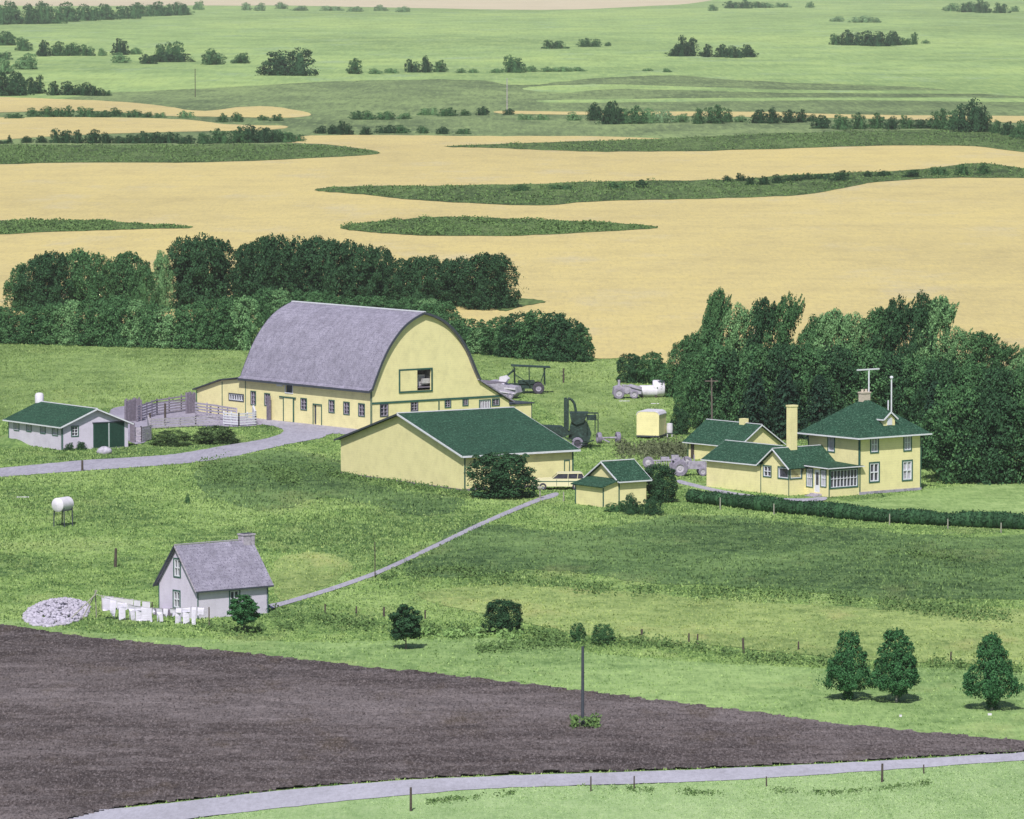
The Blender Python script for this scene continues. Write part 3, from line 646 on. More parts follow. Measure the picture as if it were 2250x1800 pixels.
far_row('Z1', [(20, 140, 305, 405, D_), (80, 120, 308, 402, D_), (145, 100, 322, 396, D_), (230, 90, 345, 402, D_), (290, 90, 346, 402, D_), (350, 90, 350, 403, D_), (405, 80, 364, 404, D_), (450, 50, 382, 404, Md)], 'the dark clump above the left stubble field')
far_row('Z1', [(60, 70, 478, 500, Md), (140, 70, 456, 492, Md), (215, 80, 450, 494, Md), (280, 80, 448, 494, Md), (365, 80, 452, 494, Md), (430, 70, 466, 494, Md), (490, 80, 455, 492, Md), (560, 70, 464, 494, Md), (620, 60, 472, 495, Md), (670, 60, 475, 496, L_),
               (785, 60, 468, 498, L_), (940, 60, 478, 515, Md), (1000, 70, 475, 513, Md), (1105, 50, 485, 508, Md), (1165, 60, 482, 510, Md)], 'the hedge line between the two stubble fields')
far_row('Z1', [(0, 90, 590, 606, D_), (40, 20, 570, 600, D_), (110, 60, 574, 602, D_), (180, 60, 572, 602, D_), (265, 90, 545, 603, D_), (330, 80, 550, 604, D_), (390, 90, 548, 604, D_), (445, 80, 560, 604, D_), (505, 80, 574, 604, D_), (560, 80, 568, 604, D_),
               (615, 80, 555, 604, D_), (665, 70, 558, 604, D_), (725, 80, 558, 603, D_), (790, 80, 572, 606, D_), (860, 100, 562, 606, Md), (930, 110, 545, 604, Md), (1000, 110, 536, 603, Md), (1070, 120, 530, 602, D_), (1135, 110, 540, 600, D_),
               (1195, 110, 552, 600, Md), (1240, 80, 562, 596, Md)], 'the dark thicket beside the wheat field')
far_row('Z1', [(1350, 70, 532, 563, D_), (1400, 70, 528, 565, D_), (1455, 90, 512, 568, D_), (1540, 80, 535, 568, D_), (1625, 80, 528, 562, D_), (1690, 80, 528, 562, Md), (1780, 70, 532, 562, Md), (1870, 60, 535, 565, D_), (1950, 60, 542, 565, Md)], 'the low row left of the middle slough')
far_row('Z1', [(1500, 70, 468, 504, Md), (1550, 70, 468, 505, Md), (1620, 70, 470, 505, Md), (1700, 80, 476, 502, L_), (1800, 70, 455, 486, L_), (1885, 80, 455, 490, Md), (1960, 60, 462, 488, Md), (2030, 50, 450, 486, D_), (2145, 50, 458, 484, D_)], 'the scattered row above it')
far_row('Z2', [(845, 70, 20, 46, L_), (930, 80, 6, 36, Md), (985, 80, 0, 36, Md), (1040, 60, 8, 34, Md), (1075, 50, 12, 34, L_), (1140, 60, 12, 32, L_), (1255, 40, 8, 33, L_), (1850, 80, 15, 48, L_), (1920, 90, 10, 52, Md), (1985, 90, 0, 55, Md), (2060, 80, 14, 56, Md), (2115, 50, 26, 50, L_)], 'the farthest row at the top right')
far_row('Z2', [(1370, 70, 70, 92, Pl), (1470, 90, 68, 96, Pl), (1540, 40, 75, 96, Pl)], 'the pale trio in the right pasture')
far_row('Z2', [(180, 95, 170, 206, Md), (305, 70, 162, 198, Md), (350, 60, 166, 198, Md), (403, 26, 178, 195, Md)], 'the small clumps in the centre pasture')
far_row('Z2', [(690, 90, 188, 238, D_), (742, 110, 155, 238, D_), (820, 80, 188, 241, D_), (885, 90, 190, 242, D_), (940, 80, 196, 245, D_), (1000, 80, 190, 242, D_)], 'the dark twin clump right of centre')
far_row('Z2', [(1365, 70, 145, 190, Md), (1430, 90, 130, 192, D_), (1500, 90, 134, 194, D_), (1560, 90, 136, 196, D_), (1615, 80, 134, 192, D_), (1660, 50, 160, 190, Md), (1692, 40, 138, 188, Md), (1740, 50, 168, 184, L_)], 'the long clump in the upper right pasture')
far_row('Z2', [(570, 50, 288, 300, L_), (655, 50, 288, 305, L_)], 'the tiny pair in the right pasture')
far_row('Z2', [(60, 60, 480, 505, L_), (130, 50, 482, 506, L_), (260, 70, 474, 508, L_), (345, 80, 436, 508, D_), (410, 110, 430, 524, D_), (440, 80, 455, 518, Md), (505, 100, 450, 522, Md), (570, 80, 460, 520, L_), (630, 90, 466, 518, Pl), (710, 90, 480, 516, L_), (785, 90, 458, 522, Md), (850, 110, 446, 520, Md), (905, 70, 462, 516, Md),
               (960, 70, 486, 515, L_), (1035, 90, 464, 520, D_), (1100, 100, 458, 520, D_), (1160, 80, 464, 518, D_), (1215, 80, 462, 516, D_), (1262, 50, 482, 512, D_)], 'the willow row above the right slough')
far_row('Z2', [(1310, 90, 488, 542, D_), (1390, 90, 484, 546, Md), (1465, 100, 478, 544, Md), (1540, 100, 478, 542, Md), (1600, 80, 492, 546, D_), (1665, 90, 488, 542, Md), (1730, 80, 500, 542, D_), (1800, 100, 462, 544, Md), (1860, 100, 470, 548, Md), (1925, 130, 426, 558, D_), (1975, 110, 455, 556, Md),
               (2040, 90, 508, 562, Md), (2090, 90, 515, 570, D_), (2140, 90, 512, 582, Md), (2210, 100, 520, 590, Md)], 'the tall willow row at the right edge')
far_row('Z2', [(40, 90, 780, 806, Md), (210, 100, 778, 800, Md), (440, 70, 768, 796, Md), (545, 70, 758, 792, D_), (905, 60, 740, 767, D_), (965, 60, 730, 764, D_), (1005, 60, 744, 782, D_), (1060, 70, 742, 780, D_), (1120, 70, 736, 774, D_), (1180, 70, 738, 764, D_), (1240, 60, 730, 758, D_), (1300, 70, 733, 757, D_),
               (1385, 90, 720, 762, D_), (1500, 60, 720, 747, D_), (1560, 70, 720, 744, D_), (1680, 90, 716, 747, D_), (1800, 80, 705, 740, Md), (1900, 100, 694, 740, Md), (1990, 80, 690, 735, Md)], 'the shrub line on the long wheat field slough')

# ---- the tree belt behind the barn
belt = [(45, 560, 52, Md), (80, 541, 60, D_), (120, 534, 60, D_), (160, 529, 62, Md), (197, 536, 56, Md), (238, 548, 58, Md), (276, 534, 60, Md), (306, 562, 40, Md), (341, 534, 34, L_), (383, 504, 66, D_), (424, 499, 74, D_), (464, 509, 66, D_), (518, 516, 58, D_),
        (550, 505, 66, D_), (585, 499, 68, D_), (622, 505, 66, D_), (660, 503, 66, D_), (698, 508, 60, D_), (735, 511, 58, D_), (770, 521, 58, D_), (806, 526, 56, D_), (842, 549, 48, D_), (872, 544, 54, D_), (906, 544, 58, D_), (940, 550, 56, D_), (975, 545, 56, D_), (1012, 537, 62, D_), (1048, 539, 58, D_)]
for k, (x, yt, w, m) in enumerate(belt):
    yb = 650 if x > 320 else 655
    px, pb = V('F', x, yb + random.uniform(-6, 4)); _, pt = V('F', x, yt - 3); s = scale_at(pb)
    c = {'leafdark': 'dark', 'leafmid': 'deep green', 'leaflight': 'light green'}[m]
    tree('belt', m, at(px, pb), w * 1.04 / s * 1.65, (pb - pt) / s, f'tall {c} shelterbelt tree, {ordn(k)} from the left in the back row', 'tall shelterbelt trees behind the barn', 'shelterbelt_tree')
k = 0
for x in range(-20, 950, 34):
    yb = 722 + (x + 20) * .028; yt = 633 + 9 * math.sin(x * .021) + random.uniform(-6, 6) + (8 if x < 60 else 0)
    if x > 540: yb = 690; yt = 612 + (x - 540) * .06 + random.uniform(-6, 6)
    px, pb = V('F', x + random.uniform(-6, 6), yb); _, pt = V('F', x, yt); s = scale_at(pb)
    tree('low', Md if random.random() < .85 else L_, at(px, pb), 80 * 1.04 / s, (pb - pt) / s, f'low bushy tree, {ordn(k)} from the left in the front row of the shelterbelt', 'low front row of the shelterbelt', 'shelterbelt_tree', depth=4.5)
    k += 1
for k, (x, yt, yb, w, m) in enumerate([(900, 640, 700, 60, Md), (945, 660, 735, 60, Md), (985, 672, 742, 60, Md), (1020, 690, 745, 50, L_), (1052, 668, 748, 60, Md), (1092, 660, 752, 62, D_), (1130, 655, 756, 60, Md), (1168, 660, 760, 60, D_), (1203, 672, 762, 56, D_), (1225, 690, 762, 36, Md)]):
    px, pb = V('F', x, yb); _, pt = V('F', x, yt); s = scale_at(pb)
    tree('low', m, at(px, pb), w * 1.6 / s, (pb - pt) / s, f'bushy tree, {ordn(k)} from the left in the clump between barn and wheat field', 'bushy trees right of the barn roof', 'bushy_tree')
# ---- the grove round the farmhouse
gk = 0
def grove(items, kind, base, where, group, dep=None):
    global gk
    for k, (x, yt, w, m) in enumerate(items):
        yb = base(x) if callable(base) else base
        px, pb = V('F', x, yb); _, pt = V('F', x, yt); s = scale_at(pb)
        nm, cat = ('spruce_tree', 'tree') if kind == 'conifer' else ('poplar_tree', 'tree')
        word = {'leafdark': 'dark', 'leafmid': 'green', 'leaflight': 'light green', 'conifer': 'dark spruce'}[m]
        lab = f'{word} tree, {ordn(k)} from the left {where}'
        tree(kind, m, at(px, pb), w * 1.04 / s * (1.2 if kind == 'conifer' else 1.75), (pb - pt) / s, lab, group, nm, trunk='palebark' if kind == 'wind' else 'bark', rz=random.uniform(-.4, .4) if kind == 'wind' else None)
grove([(1436, 705, 60, Md), (1470, 668, 64, Md), (1498, 612, 46, Md), (1535, 642, 60, L_), (1588, 630, 62, D_), (1640, 622, 60, Md), (1688, 668, 60, Md), (1735, 655, 64, L_), (1780, 662, 60, L_), (1830, 650, 64, Md), (1868, 628, 70, D_), (1915, 618, 62, D_), (1956, 628, 66, L_), (1995, 690, 60, L_),
       (2042, 700, 66, Md), (2088, 722, 62, Md), (2130, 735, 64, L_), (2170, 735, 60, Md)], 'wind', 836, 'in the wind-bent back row of the grove', 'wind-bent poplars behind the farmhouse')
grove([(1472, 740, 56, Md), (1500, 722, 66, Md), (1530, 735, 74, D_), (1585, 730, 74, Md), (1640, 725, 76, D_), (1700, 728, 74, Md), (1755, 730, 76, D_), (1815, 735, 76, Md), (1870, 745, 76, D_), (1930, 750, 76, Md), (1985, 760, 76, D_), (2040, 770, 76, Md), (2095, 775, 76, D_), (2150, 780, 76, Md)], 'belt', lambda x: 862 if x < 1500 else (905 if x < 1940 else 940),
      'in the middle row of the grove', 'middle row of the farmhouse grove')
grove([(1590, 770, 90, 'conifer'), (1655, 765, 96, 'conifer'), (1725, 780, 90, 'conifer'), (1968, 790, 92, 'conifer')], 'conifer', lambda x: 925 if x < 1900 else 975, 'among the spruces close behind the farmhouse', 'spruces behind the farmhouse')
grove([(1960, 880, 70, D_), (2010, 815, 92, Md), (2062, 825, 92, D_), (2112, 830, 92, D_), (2165, 835, 90, Md)], 'belt', lambda x: 1015 if x > 2000 else 985, 'in the front row at the right edge', 'front row of the grove right of the farmhouse')
for k, (x, yt, yb, w, m) in enumerate([(1330, 745, 806, 66, D_), (1372, 742, 808, 70, Md), (1440, 765, 822, 46, D_), (1446, 800, 880, 56, Md), (1470, 830, 895, 60, Md), (1430, 860, 915, 50, D_), (2010, 970, 1018, 44, Md), (1985, 960, 1006, 36, L_)]):
    px, pb = V('F', x, yb); _, pt = V('F', x, yt); s = scale_at(pb)
    bush('low', m, at(px, pb), w * 1.04 / s, (pb - pt) / s, ['dark rounded bush at the left tip of the grove', 'green bush behind the white lying tank', 'dark bush right of the lying tank', 'green bush behind the yellow wagon', 'green bush beside the utility pole', 'small dark bush right of the yellow wagon', 'green bush right of the farmhouse wall', 'small light bush at the farmhouse corner'][k], 'bushes round the grove edge')
# ---- single trees and bushes in the yard and meadow
def one(view, x0, x1, yt, yb, kind, mat, label, name='tree', cat='tree', trunk='bark', grp=None, wf=1.02):
    px, pb = V(view, (x0 + x1) / 2, yb); _, pt = V(view, 0, yt); s = scale_at(pb); W = (x1 - x0) / VIEWS[view][2] / s * wf; H = (pb - pt) / s
    if trunk: return tree(kind, mat, at(px, pb), W, H, label, grp, name, cat, trunk)
    return bush(kind, mat, at(px, pb), W, H, label, grp, name, cat)
gg = 'three garden trees at the lower right'
one('Y6', 1030, 1320, 222, 605, 'garden', 'leafgarden', 'egg-shaped green tree, left of the pair at lower right', 'garden_tree', 'tree', 'palebark', gg)
one('Y6', 1300, 1590, 212, 618, 'garden', 'leafgarden', 'egg-shaped green tree with forked pale trunk, right of the close pair', 'garden_tree', 'tree', 'palebark', gg)
one('Y6', 1812, 2140, 238, 662, 'garden', 'leafgarden', 'largest egg-shaped tree standing alone near the right edge', 'garden_tree', 'tree', 'palebark', gg)
one('Y5', 455, 650, 260, 538, 'round', 'leafdark', 'small nearly black round tree in front of the fence line', 'young_tree', 'tree', 'bark')
one('Y1', 1558, 1745, 828, 1082, 'round', 'leafgarden', 'small green tree in front of the grey cottage window', 'young_tree', 'tree', 'bark')
one('Y5', 1055, 1275, 222, 430, 'dense', 'leafdark', 'round dark bush between the young tree and the dark pole', 'round_bush', 'bush', None, wf=1.1)
one('Y5', 1588, 1692, 370, 492, 'low', 'leafmid', 'small round green bush just behind the dark pole top', 'round_bush', 'bush', None)
one('Y5', 1722, 1870, 378, 508, 'low', 'leafmid', 'loose green bush right of the dark pole top', 'round_bush', 'bush', None)
one('Z5', 125, 665, 985, 1362, 'dense', 'leafdark', 'big black-green round bush at the corner of the machine shed', 'round_bush', 'bush', None, wf=1.08)
one('Z5', 1585, 1860, 1080, 1400, 'dense', 'leafdark', 'tall dark bush at the right end of the small twin-roofed shed', 'round_bush', 'bush', None, wf=1.08)
one('Z5', 1275, 1480, 1390, 1480, 'bush', 'leafmid', 'low green shrub at the left foot of the small shed', 'shrub', 'shrub', None)
one('Z5', 1390, 1610, 1335, 1500, 'bush', 'leafdark', 'dark shrub at the middle foot of the small shed', 'shrub', 'shrub', None)
one('Z5', 1570, 1760, 1350, 1510, 'bush', 'leafdark', 'dark shrub at the right foot of the small shed', 'shrub', 'shrub', None)
one('Z3', 1285, 1625, 1345, 1460, 'low', 'leafolive', 'wide speckled green thicket on the lawn inside the drive bend', 'thicket', 'shrub', None, wf=1.0)
one('Z3', 1020, 1300, 1375, 1475, 'low', 'leafolive', 'dark thicket left of the speckled one by the corral', 'thicket', 'shrub', None, wf=1.0)
one('Y2', 750, 880, 715, 812, 'bush', 'leafdark', 'small dark shrub against the left corner of the poultry house front', 'shrub', 'shrub', None)
one('Y2', 880, 1040, 700, 800, 'bush', 'leafdark', 'small dark shrub under the poultry house front window', 'shrub', 'shrub', None)
one('Z6', 330, 520, 850, 960, 'low', 'leafmid', 'green shrub leaning over the garage roof', 'shrub', 'shrub', None)
one('F', 388, 402, 1040, 1060, 'bush', 'leafmid', 'tiny shrub alone in the meadow above the grey cottage', 'shrub', 'shrub', None)

# ---- weeds, reeds and brush (uncountable)
def weed_band(name, view, pts, half, n, h, mat, label, size=.12):
    pp = [V(view, *p) for p in pts]; P = []
    r = np.random.default_rng(len(P) + n)
    seg = np.cumsum([0] + [math.dist(pp[i], pp[i + 1]) for i in range(len(pp) - 1)])
    t = r.uniform(0, seg[-1], n); x = np.interp(t, seg, [p[0] for p in pp]); y = np.interp(t, seg, [p[1] for p in pp])
    dens = vnoise(x * .035, y * .12, 5) * .6 + vnoise(x * .11, y * .3, 15) * .4; keep = dens + r.uniform(-.18, .18, n) > .47; x, y = x[keep], y[keep]
    y = y + r.normal(0, half * .9, len(y)); x = x + r.normal(0, half, len(x))
    W = np.array([at(a, b)[:] for a, b in zip(x, y)]); W[:, 2] = r.uniform(0, 1, len(W)) ** 1.3 * h * .8 * (.5 + vnoise(x * .08, y * .3, 6))
    co, f = leaf_cloud(W, np.tile((0, -.5, .8), (len(W), 1)), size, r, .9)
    return tag(np_mesh(name, co, f, mat), label, None, None, 'stuff')
weed_band('weeds', 'Y6', [(-900, 330), (-500, 300), (0, 290), (350, 325), (650, 375), (1050, 398)], 6, 5000, .55, 'weed', 'dark weed strip under the meadow fence posts')
weed_band('weeds', 'Y6', [(1570, 415), (1700, 405), (1850, 440), (2200, 450)], 5, 1600, .55, 'weed', 'dark weed strip between the garden trees')
weed_band('weeds', 'Y6', [(-1000, -100), (-300, -10), (400, 12), (950, 25), (1400, 75), (1900, 140), (2200, 150)], 8, 8000, .5, 'weed', 'long dark weed ridge across the right meadow')
weed_band('weeds', 'F', [(690, 1000), (780, 1010), (900, 1030), (985, 1045)], 6, 3200, .45, 'weed', 'dark weeds along the machine shed wall')
weed_band('weeds', 'Z4', [(230, 1340), (350, 1330), (470, 1350)], 7, 2600, .7, 'weed', 'dark round weed patch in the meadow left of the machine shed')
weed_band('weeds', 'Z4', [(-100, 1340), (0, 1330), (60, 1350)], 6, 1500, .6, 'weed', 'dark weed patch farther left below the drive')
weed_band('weeds', 'F', [(430, 985), (560, 995), (700, 985)], 14, 3500, .4, 'weed', 'dark weeds below the drive bend')
weed_band('weeds', 'F', [(560, 1290), (700, 1310), (830, 1325), (1000, 1335), (1190, 1345)], 8, 5000, .55, 'weed', 'weed strip along the lower meadow fence')
weed_band('weeds', 'F', [(880, 1335), (960, 1340), (1030, 1335), (1100, 1345)], 4, 2400, .5, 'weedlight', 'bright green weeds between the young tree and the round bush', .18)
weed_band('weeds', 'F', [(790, 1220), (860, 1212), (960, 1200), (1010, 1205)], 4, 1800, .4, 'weed', 'dark weeds beside the footpath pole')
weed_band('weeds', 'F', [(1870, 1165), (1930, 1170), (2010, 1180)], 3, 1000, .4, 'weed', 'small dark weed streak in the right meadow')
weed_band('weeds', 'F', [(900, 1690), (1000, 1680), (1110, 1668)], 4, 1100, .16, 'weed', 'weeds below the road, left patch', .08)
weed_band('weeds', 'F', [(1290, 1662), (1400, 1668), (1520, 1672)], 4, 1500, .16, 'weed', 'weeds below the road, middle patch', .08)
weed_band('weeds', 'F', [(1620, 1665), (1760, 1672), (1960, 1650)], 4, 1800, .16, 'weed', 'weeds below the road, right patch', .08)
weed_band('weeds', 'Y5', [(1600, 1025), (1680, 1032), (1770, 1028)], 3, 900, .75, 'weed', 'tuft of weeds at the foot of the dark pole')
weed_band('brush', 'Z5', [(1395, 975), (1550, 985), (1750, 985), (1940, 980)], 8, 6500, 1.0, 'brush', 'brownish brush behind the small shed roof', .13)
weed_band('weeds', 'Y1', [(1350, 1040), (1600, 1075), (1800, 1060), (2050, 1030)], 6, 2600, .45, 'weed', 'weeds round the small tree by the cottage')
for i, s in enumerate(SLOUGHS[:5]):
    xs = [p[0] for p in s]; n = int((max(xs) - min(xs)) * 2.0)
    pp = slough_px[i]; px0, px1 = min(p[0] for p in pp), max(p[0] for p in pp); py0, py1 = min(p[1] for p in pp), max(p[1] for p in pp)
    r = np.random.default_rng(i); x = r.uniform(max(px0, -30), min(px1, 2280), n * 14); y = r.uniform(py0, py1, n * 14); ok = in_poly(x, y, pp); x, y = x[ok], y[ok]
    W = np.array([at(a, b)[:] for a, b in zip(x, y)]); W[:, 2] = r.uniform(0, 1, len(W)) * (.10 + .8 * vnoise(x * .03, y * .12, 3) ** 2)
    co, f = leaf_cloud(W, np.tile((0, -.4, .8), (len(W), 1)), .24, r, .9)
    tag(np_mesh('reeds', co, f, 'weed'), ['rough grass on the upper left slough', 'rough grass on the lower left slough', 'rough grass on the small central slough', 'rough grass on the long slough', 'rough grass on the upper right slough'][i], None, None, 'stuff')

# ---- clipped hedge in front of the house
def hedge(view, pts, h, d, name, label):
    pp = [V(view, *p) for p in pts]; W = [at(*p) for p in pp]; r = np.random.default_rng(4); P, N, cores = [], [], []
    for a, b in zip(W, W[1:]):
        L = (b - a).length; n = int(L / .45)
        for k in range(n):
            c = a.lerp(b, k / n); hh = h * (.85 + .3 * float(vnoise(np.array([c.x * .4]), np.array([c.y * .1]), 8)[0]))
            dd = r.normal(0, 1, (130, 3)); dd /= np.linalg.norm(dd, axis=1)[:, None]; dd[:, 2] = np.abs(dd[:, 2])
            P.append(np.array([c.x, c.y, hh * .35]) + dd * np.array([.6, d / 2, hh * .62]) * r.uniform(.85, 1.05, (130, 1))); N.append(dd)
            cores.append(ico_core(np.array([c.x, c.y, hh * .4]), np.array([.55, d / 2 * .85, hh * .5]), r))
    co, f = leaf_cloud(np.concatenate(P), np.concatenate(N), .10, r, .6)
    tv, tf, base = [co], [np.concatenate([f[:, [0, 1, 2]], f[:, [0, 2, 3]]])], len(co)
    for c, q in cores: tv.append(c); tf.append(q + base); base += len(c)
    return tag(np_mesh(name, np.concatenate(tv), np.concatenate(tf), 'leafdark'), label, 'hedge')
hedge('Z6', [(185, 1302), (400, 1328), (600, 1354), (900, 1382), (1200, 1412), (1500, 1432), (1800, 1447), (2170, 1464)], 1.4, 2.0, 'hedge', 'long dark clipped hedge across the front of the farmhouse lawn')

# ------------------------------------------------------------------ buildings
class Bld:
    """local X runs right and away, local Y left and away, origin on the near corner"""
    def __init__(s, name, label, cat, px, py, t, group=None):
        s.C = at(px, py); n = math.hypot(1, t); s.X = Vector((1 / n, t / n, 0)); s.Y = Vector((-t / n, 1 / n, 0))
        s.root = empty(name, s.C, math.atan2(t, 1), label, cat, group)
    def w(s, x, y, z=0): return s.C + s.X * x + s.Y * y + Vector((0, 0, z))
    def _solve(s, P, d, px):
        a = (px - 1125) / F; w = P.z - HC
        return (a * (P.y * CP - w * SP) - P.x) / (d.x - a * d.y * CP)
    def sx(s, y, px, z=0): return s._solve(s.w(0, y, z), s.X, px)
    def sy(s, x, px, z=0): return s._solve(s.w(x, 0, z), s.Y, px)
    def sz(s, x, y, py):
        P = s.w(x, y); b = (900 - py) / F
        return HC + P.y * (b * CP - SP) / (CP + b * SP)
    def pl(s, face, off, px, py):
        """pixel -> (along, z) on the wall plane: face 'x' runs along X at y=off, face 'y' runs along Y at x=off"""
        z = 0
        for _ in range(6):
            if face == 'x': a = s.sx(off, px, z); z = s.sz(a, off, py)
            else: a = s.sy(off, px, z); z = s.sz(off, a, py)
        return a, z
    def p3(s, face, off, a, z, out=0.0): return (a, off - out, z) if face == 'x' else (off - out, a, z)
    def wall(s, face, off, outline, holes=(), mat='yellow', th=.18, name='wall'):
        b = MB(); inn = (0, th, 0) if face == 'x' else (th, 0, 0)
        b.ext([s.p3(face, off, a, z) for a, z in outline], inn, [[s.p3(face, off, a, z) for a, z in h] for h in holes])
        return b.build(name, mat, s.root)
    def rect_px(s, face, off, view, x0, x1, y0, y1):
        a0, z1 = s.pl(face, off, *V(view, x0, y0)); a1, z0 = s.pl(face, off, *V(view, x1, y1))
        cx = V(view, (x0 + x1) / 2, 0)[0]
        _, z1 = s.pl(face, off, cx, V(view, 0, y0)[1]); _, z0 = s.pl(face, off, cx, V(view, 0, y1)[1])
        return min(a0, a1), max(a0, a1), z0, z1
    def obox(s, b, face, off, a0, a1, z0, z1, out0, out1):
        """box standing out of the wall from out0 to out1"""
        if face == 'x': b.box(a0, a1, off - out1, off - out0, z0, z1)
        else: b.box(off - out1, off - out0, a0, a1, z0, z1)
    def window(s, face, off, r, cols=1, rows=2, trim='trimgreen', glass='glass', sash='white', tw=.10, sw=.07, name='window', label=None):
        a0, a1, z0, z1 = r
        f = MB()
        for q in ((a0 - tw, a1 + tw, z1, z1 + tw), (a0 - tw, a1 + tw, z0 - tw, z0), (a0 - tw, a0, z0, z1), (a1, a1 + tw, z0, z1)):
            s.obox(f, face, off, *q, -.02, .05)
        fo = f.build(name, trim, s.root)
        if label: fo['label'] = label
        if sash:
            h = MB()
            for q in ((a0, a1, z1 - sw, z1), (a0, a1, z0, z0 + sw), (a0, a0 + sw, z0 + sw, z1 - sw), (a1 - sw, a1, z0 + sw, z1 - sw)): s.obox(h, face, off, *q, -.10, .015)
            for c in range(1, cols): x = a0 + (a1 - a0) * c / cols; s.obox(h, face, off, x - sw / 2, x + sw / 2, z0 + sw, z1 - sw, -.10, .010)
            for c in range(1, rows): z = z0 + (z1 - z0) * c / rows; s.obox(h, face, off, a0 + sw, a1 - sw, z - sw / 2, z + sw / 2, -.10, .006)
            h.build('sash', sash, fo)
        g_ = MB(); s.obox(g_, face, off, a0, a1, z0, z1, -.13, -.11); g_.build('pane', glass, fo)
        return fo
    def strip(s, face, off, a, z0, z1, w=.09, mat='trimgreen', name='corner_board', out=.035):
        b = MB(); s.obox(b, face, off, a - w / 2, a + w / 2, z0, z1, 0, out); return b.build(name, mat, s.root)
def hole(r): a0, a1, z0, z1 = r; return [(a0, z0), (a1, z0), (a1, z1), (a0, z1)]
def slab(b, pts, th):
    p = [Vector(q) for q in pts]; n = (p[1] - p[0]).cross(p[2] - p[0]).normalized()
    if n.z < 0: n = -n
    b.ext([q for q in p], n * th)
def edge(b, p, q, w=.14, h=.2): b.bar(p, q, w, h * (.62 if h > .1 else 1))

# ================= barn
B = Bld('barn', 'big yellow barn with grey arched roof beside the gravel drive', 'barn', 815.6, 947, .78)
Ly = B.sy(0, 539); zE = B.sz(0, 0, 857)
prof = [(972, 726), (1003, 640), (1050, 520), (1102, 420), (1170, 325), (1240, 262), (1320, 216), (1400, 243), (1478, 292), (1556, 380), (1615, 480), (1660, 590), (1692, 662)]
prof = [B.pl('x', 0, *V('Z4', *p)) for p in prof]; prof[0] = (0, zE)
Wx = prof[-1][0]; apx, apz = prof[6]
zR = prof[-1][1]
def cr(pts, k=4):
    out = []
    for i in range(len(pts) - 1):
        p0, p1, p2, p3 = pts[max(i - 1, 0)], pts[i], pts[i + 1], pts[min(i + 2, len(pts) - 1)]
        for j in range(k):
            t = j / k; out.append(tuple(0.5 * (2 * p1[c] + (p2[c] - p0[c]) * t + (2 * p0[c] - 5 * p1[c] + 4 * p2[c] - p3[c]) * t * t + (3 * p1[c] - p0[c] - 3 * p2[c] + p3[c]) * t ** 3) for c in (0, 1)))
    return out + [pts[-1]]
arcL, arcR = cr(prof[:7]), cr(prof[6:]); arc = arcL + arcR[1:]
lx, lz = B.pl('x', 0, *V('Z4', 1905, 805))
bx_, bz = B.pl('x', 0, *V('Z4', 2062, 815))
wins = [B.rect_px('x', 0, 'Z4', *q) for q in ((1036, 1082, 830, 905), (1244, 1284, 812, 868), (1473, 1507, 797, 845), (1594, 1624, 793, 832), (1793, 1836, 793, 832))]
loft = B.rect_px('x', 0, 'Z4', 1276, 1378, 592, 730); loftd = B.rect_px('x', 0, 'Z4', 1166, 1276, 598, 738); loft = (loft[0], loft[1], loftd[2], loft[3]); loftd = (loftd[0], loft[0], loftd[2], loft[3])
gdoor = B.rect_px('x', 0, 'Z4', 1706, 1776, 800, 860)
B.wall('x', 0, [(0, -.3), (lx, -.3), (lx, lz)] + arc[::-1], [hole(r) for r in wins + [loft, gdoor]])
uw = [B.rect_px('y', 0, 'Z4', *q) for q in ((160, 190, 742, 828), (253, 286, 757, 833), (498, 535, 790, 862), (688, 722, 802, 880), (788, 824, 815, 893), (889, 927, 826, 905))]
up = B.rect_px('y', 0, 'Z4', 393, 440, 672, 748)
wd = B.rect_px('y', 0, 'Z4', 582, 636, 832, 965); wd = (wd[0], wd[1], .05, wd[3])
B.wall('y', 0, [(0.18, -.3), (Ly, -.3), (Ly, zE), (0.18, zE)], [hole(r) for r in uw + [up, wd]])
B.wall('x', Ly - .18, [(.18, -.3), (lx, -.3), (lx, lz)] + [p for p in arc[::-1] if p[0] > .18] + [(.18, zE)])
b = MB(); b.box(lx - .18, lx, .2, Ly - .2, -.3, lz); b.build('wall', 'yellow', B.root)
f = MB(); f.box(.2, lx - .2, .2, Ly - .2, zE - .1, zE); f.build('loft_floor', 'darkboards', B.root)
hy = MB()
rs = random.Random(2)
for i in range(60):
    x = rs.uniform(loftd[0] - 1, loft[1] + 1.5); y = rs.uniform(.65, 2.6); z = zE + rs.uniform(0, 1.7) * (y / 3 + .3); hy.box(x - .5, x + .5, y - .4, y + .4, z, z + .5)
hy.build('hay_stack', 'hayfill', B.root)
# roof shell
b = MB(); y0, y1 = -.35, Ly + .6
outl = [(-.45, zE - .25)] + arcL; n = len(outl) + len(arcR) - 1; full = outl + arcR[1:]
def offs(pts, d):
    out = []
    for i, p in enumerate(pts):
        a, c = pts[max(i - 1, 0)], pts[min(i + 1, len(pts) - 1)]; t = Vector((c[0] - a[0], c[1] - a[1])).normalized(); out.append((p[0] - t.y * d, p[1] + t.x * d))
    return out
o1, o2 = offs(full, .03), offs(full, .22)
b.ext([(p[0], y0, p[1]) for p in o1 + o2[::-1]], (0, y1 - y0, 0))
rf = b.build('roof', 'greyroof', B.root, smooth=True)
e_ = MB(); o3, o4 = offs(full, .0), offs(full, .235)
for ya, yb in ((y0 - .06, y0 - .003), (y1 + .003, y1 + .06)): e_.ext([(p[0], ya, p[1]) for p in o3 + o4[::-1]], (0, yb - ya, 0))
e_.bar((o1[0][0] - .05, y0, o1[0][1] + .02), (o1[0][0] - .05, y1, o1[0][1] + .02), .12, .2)
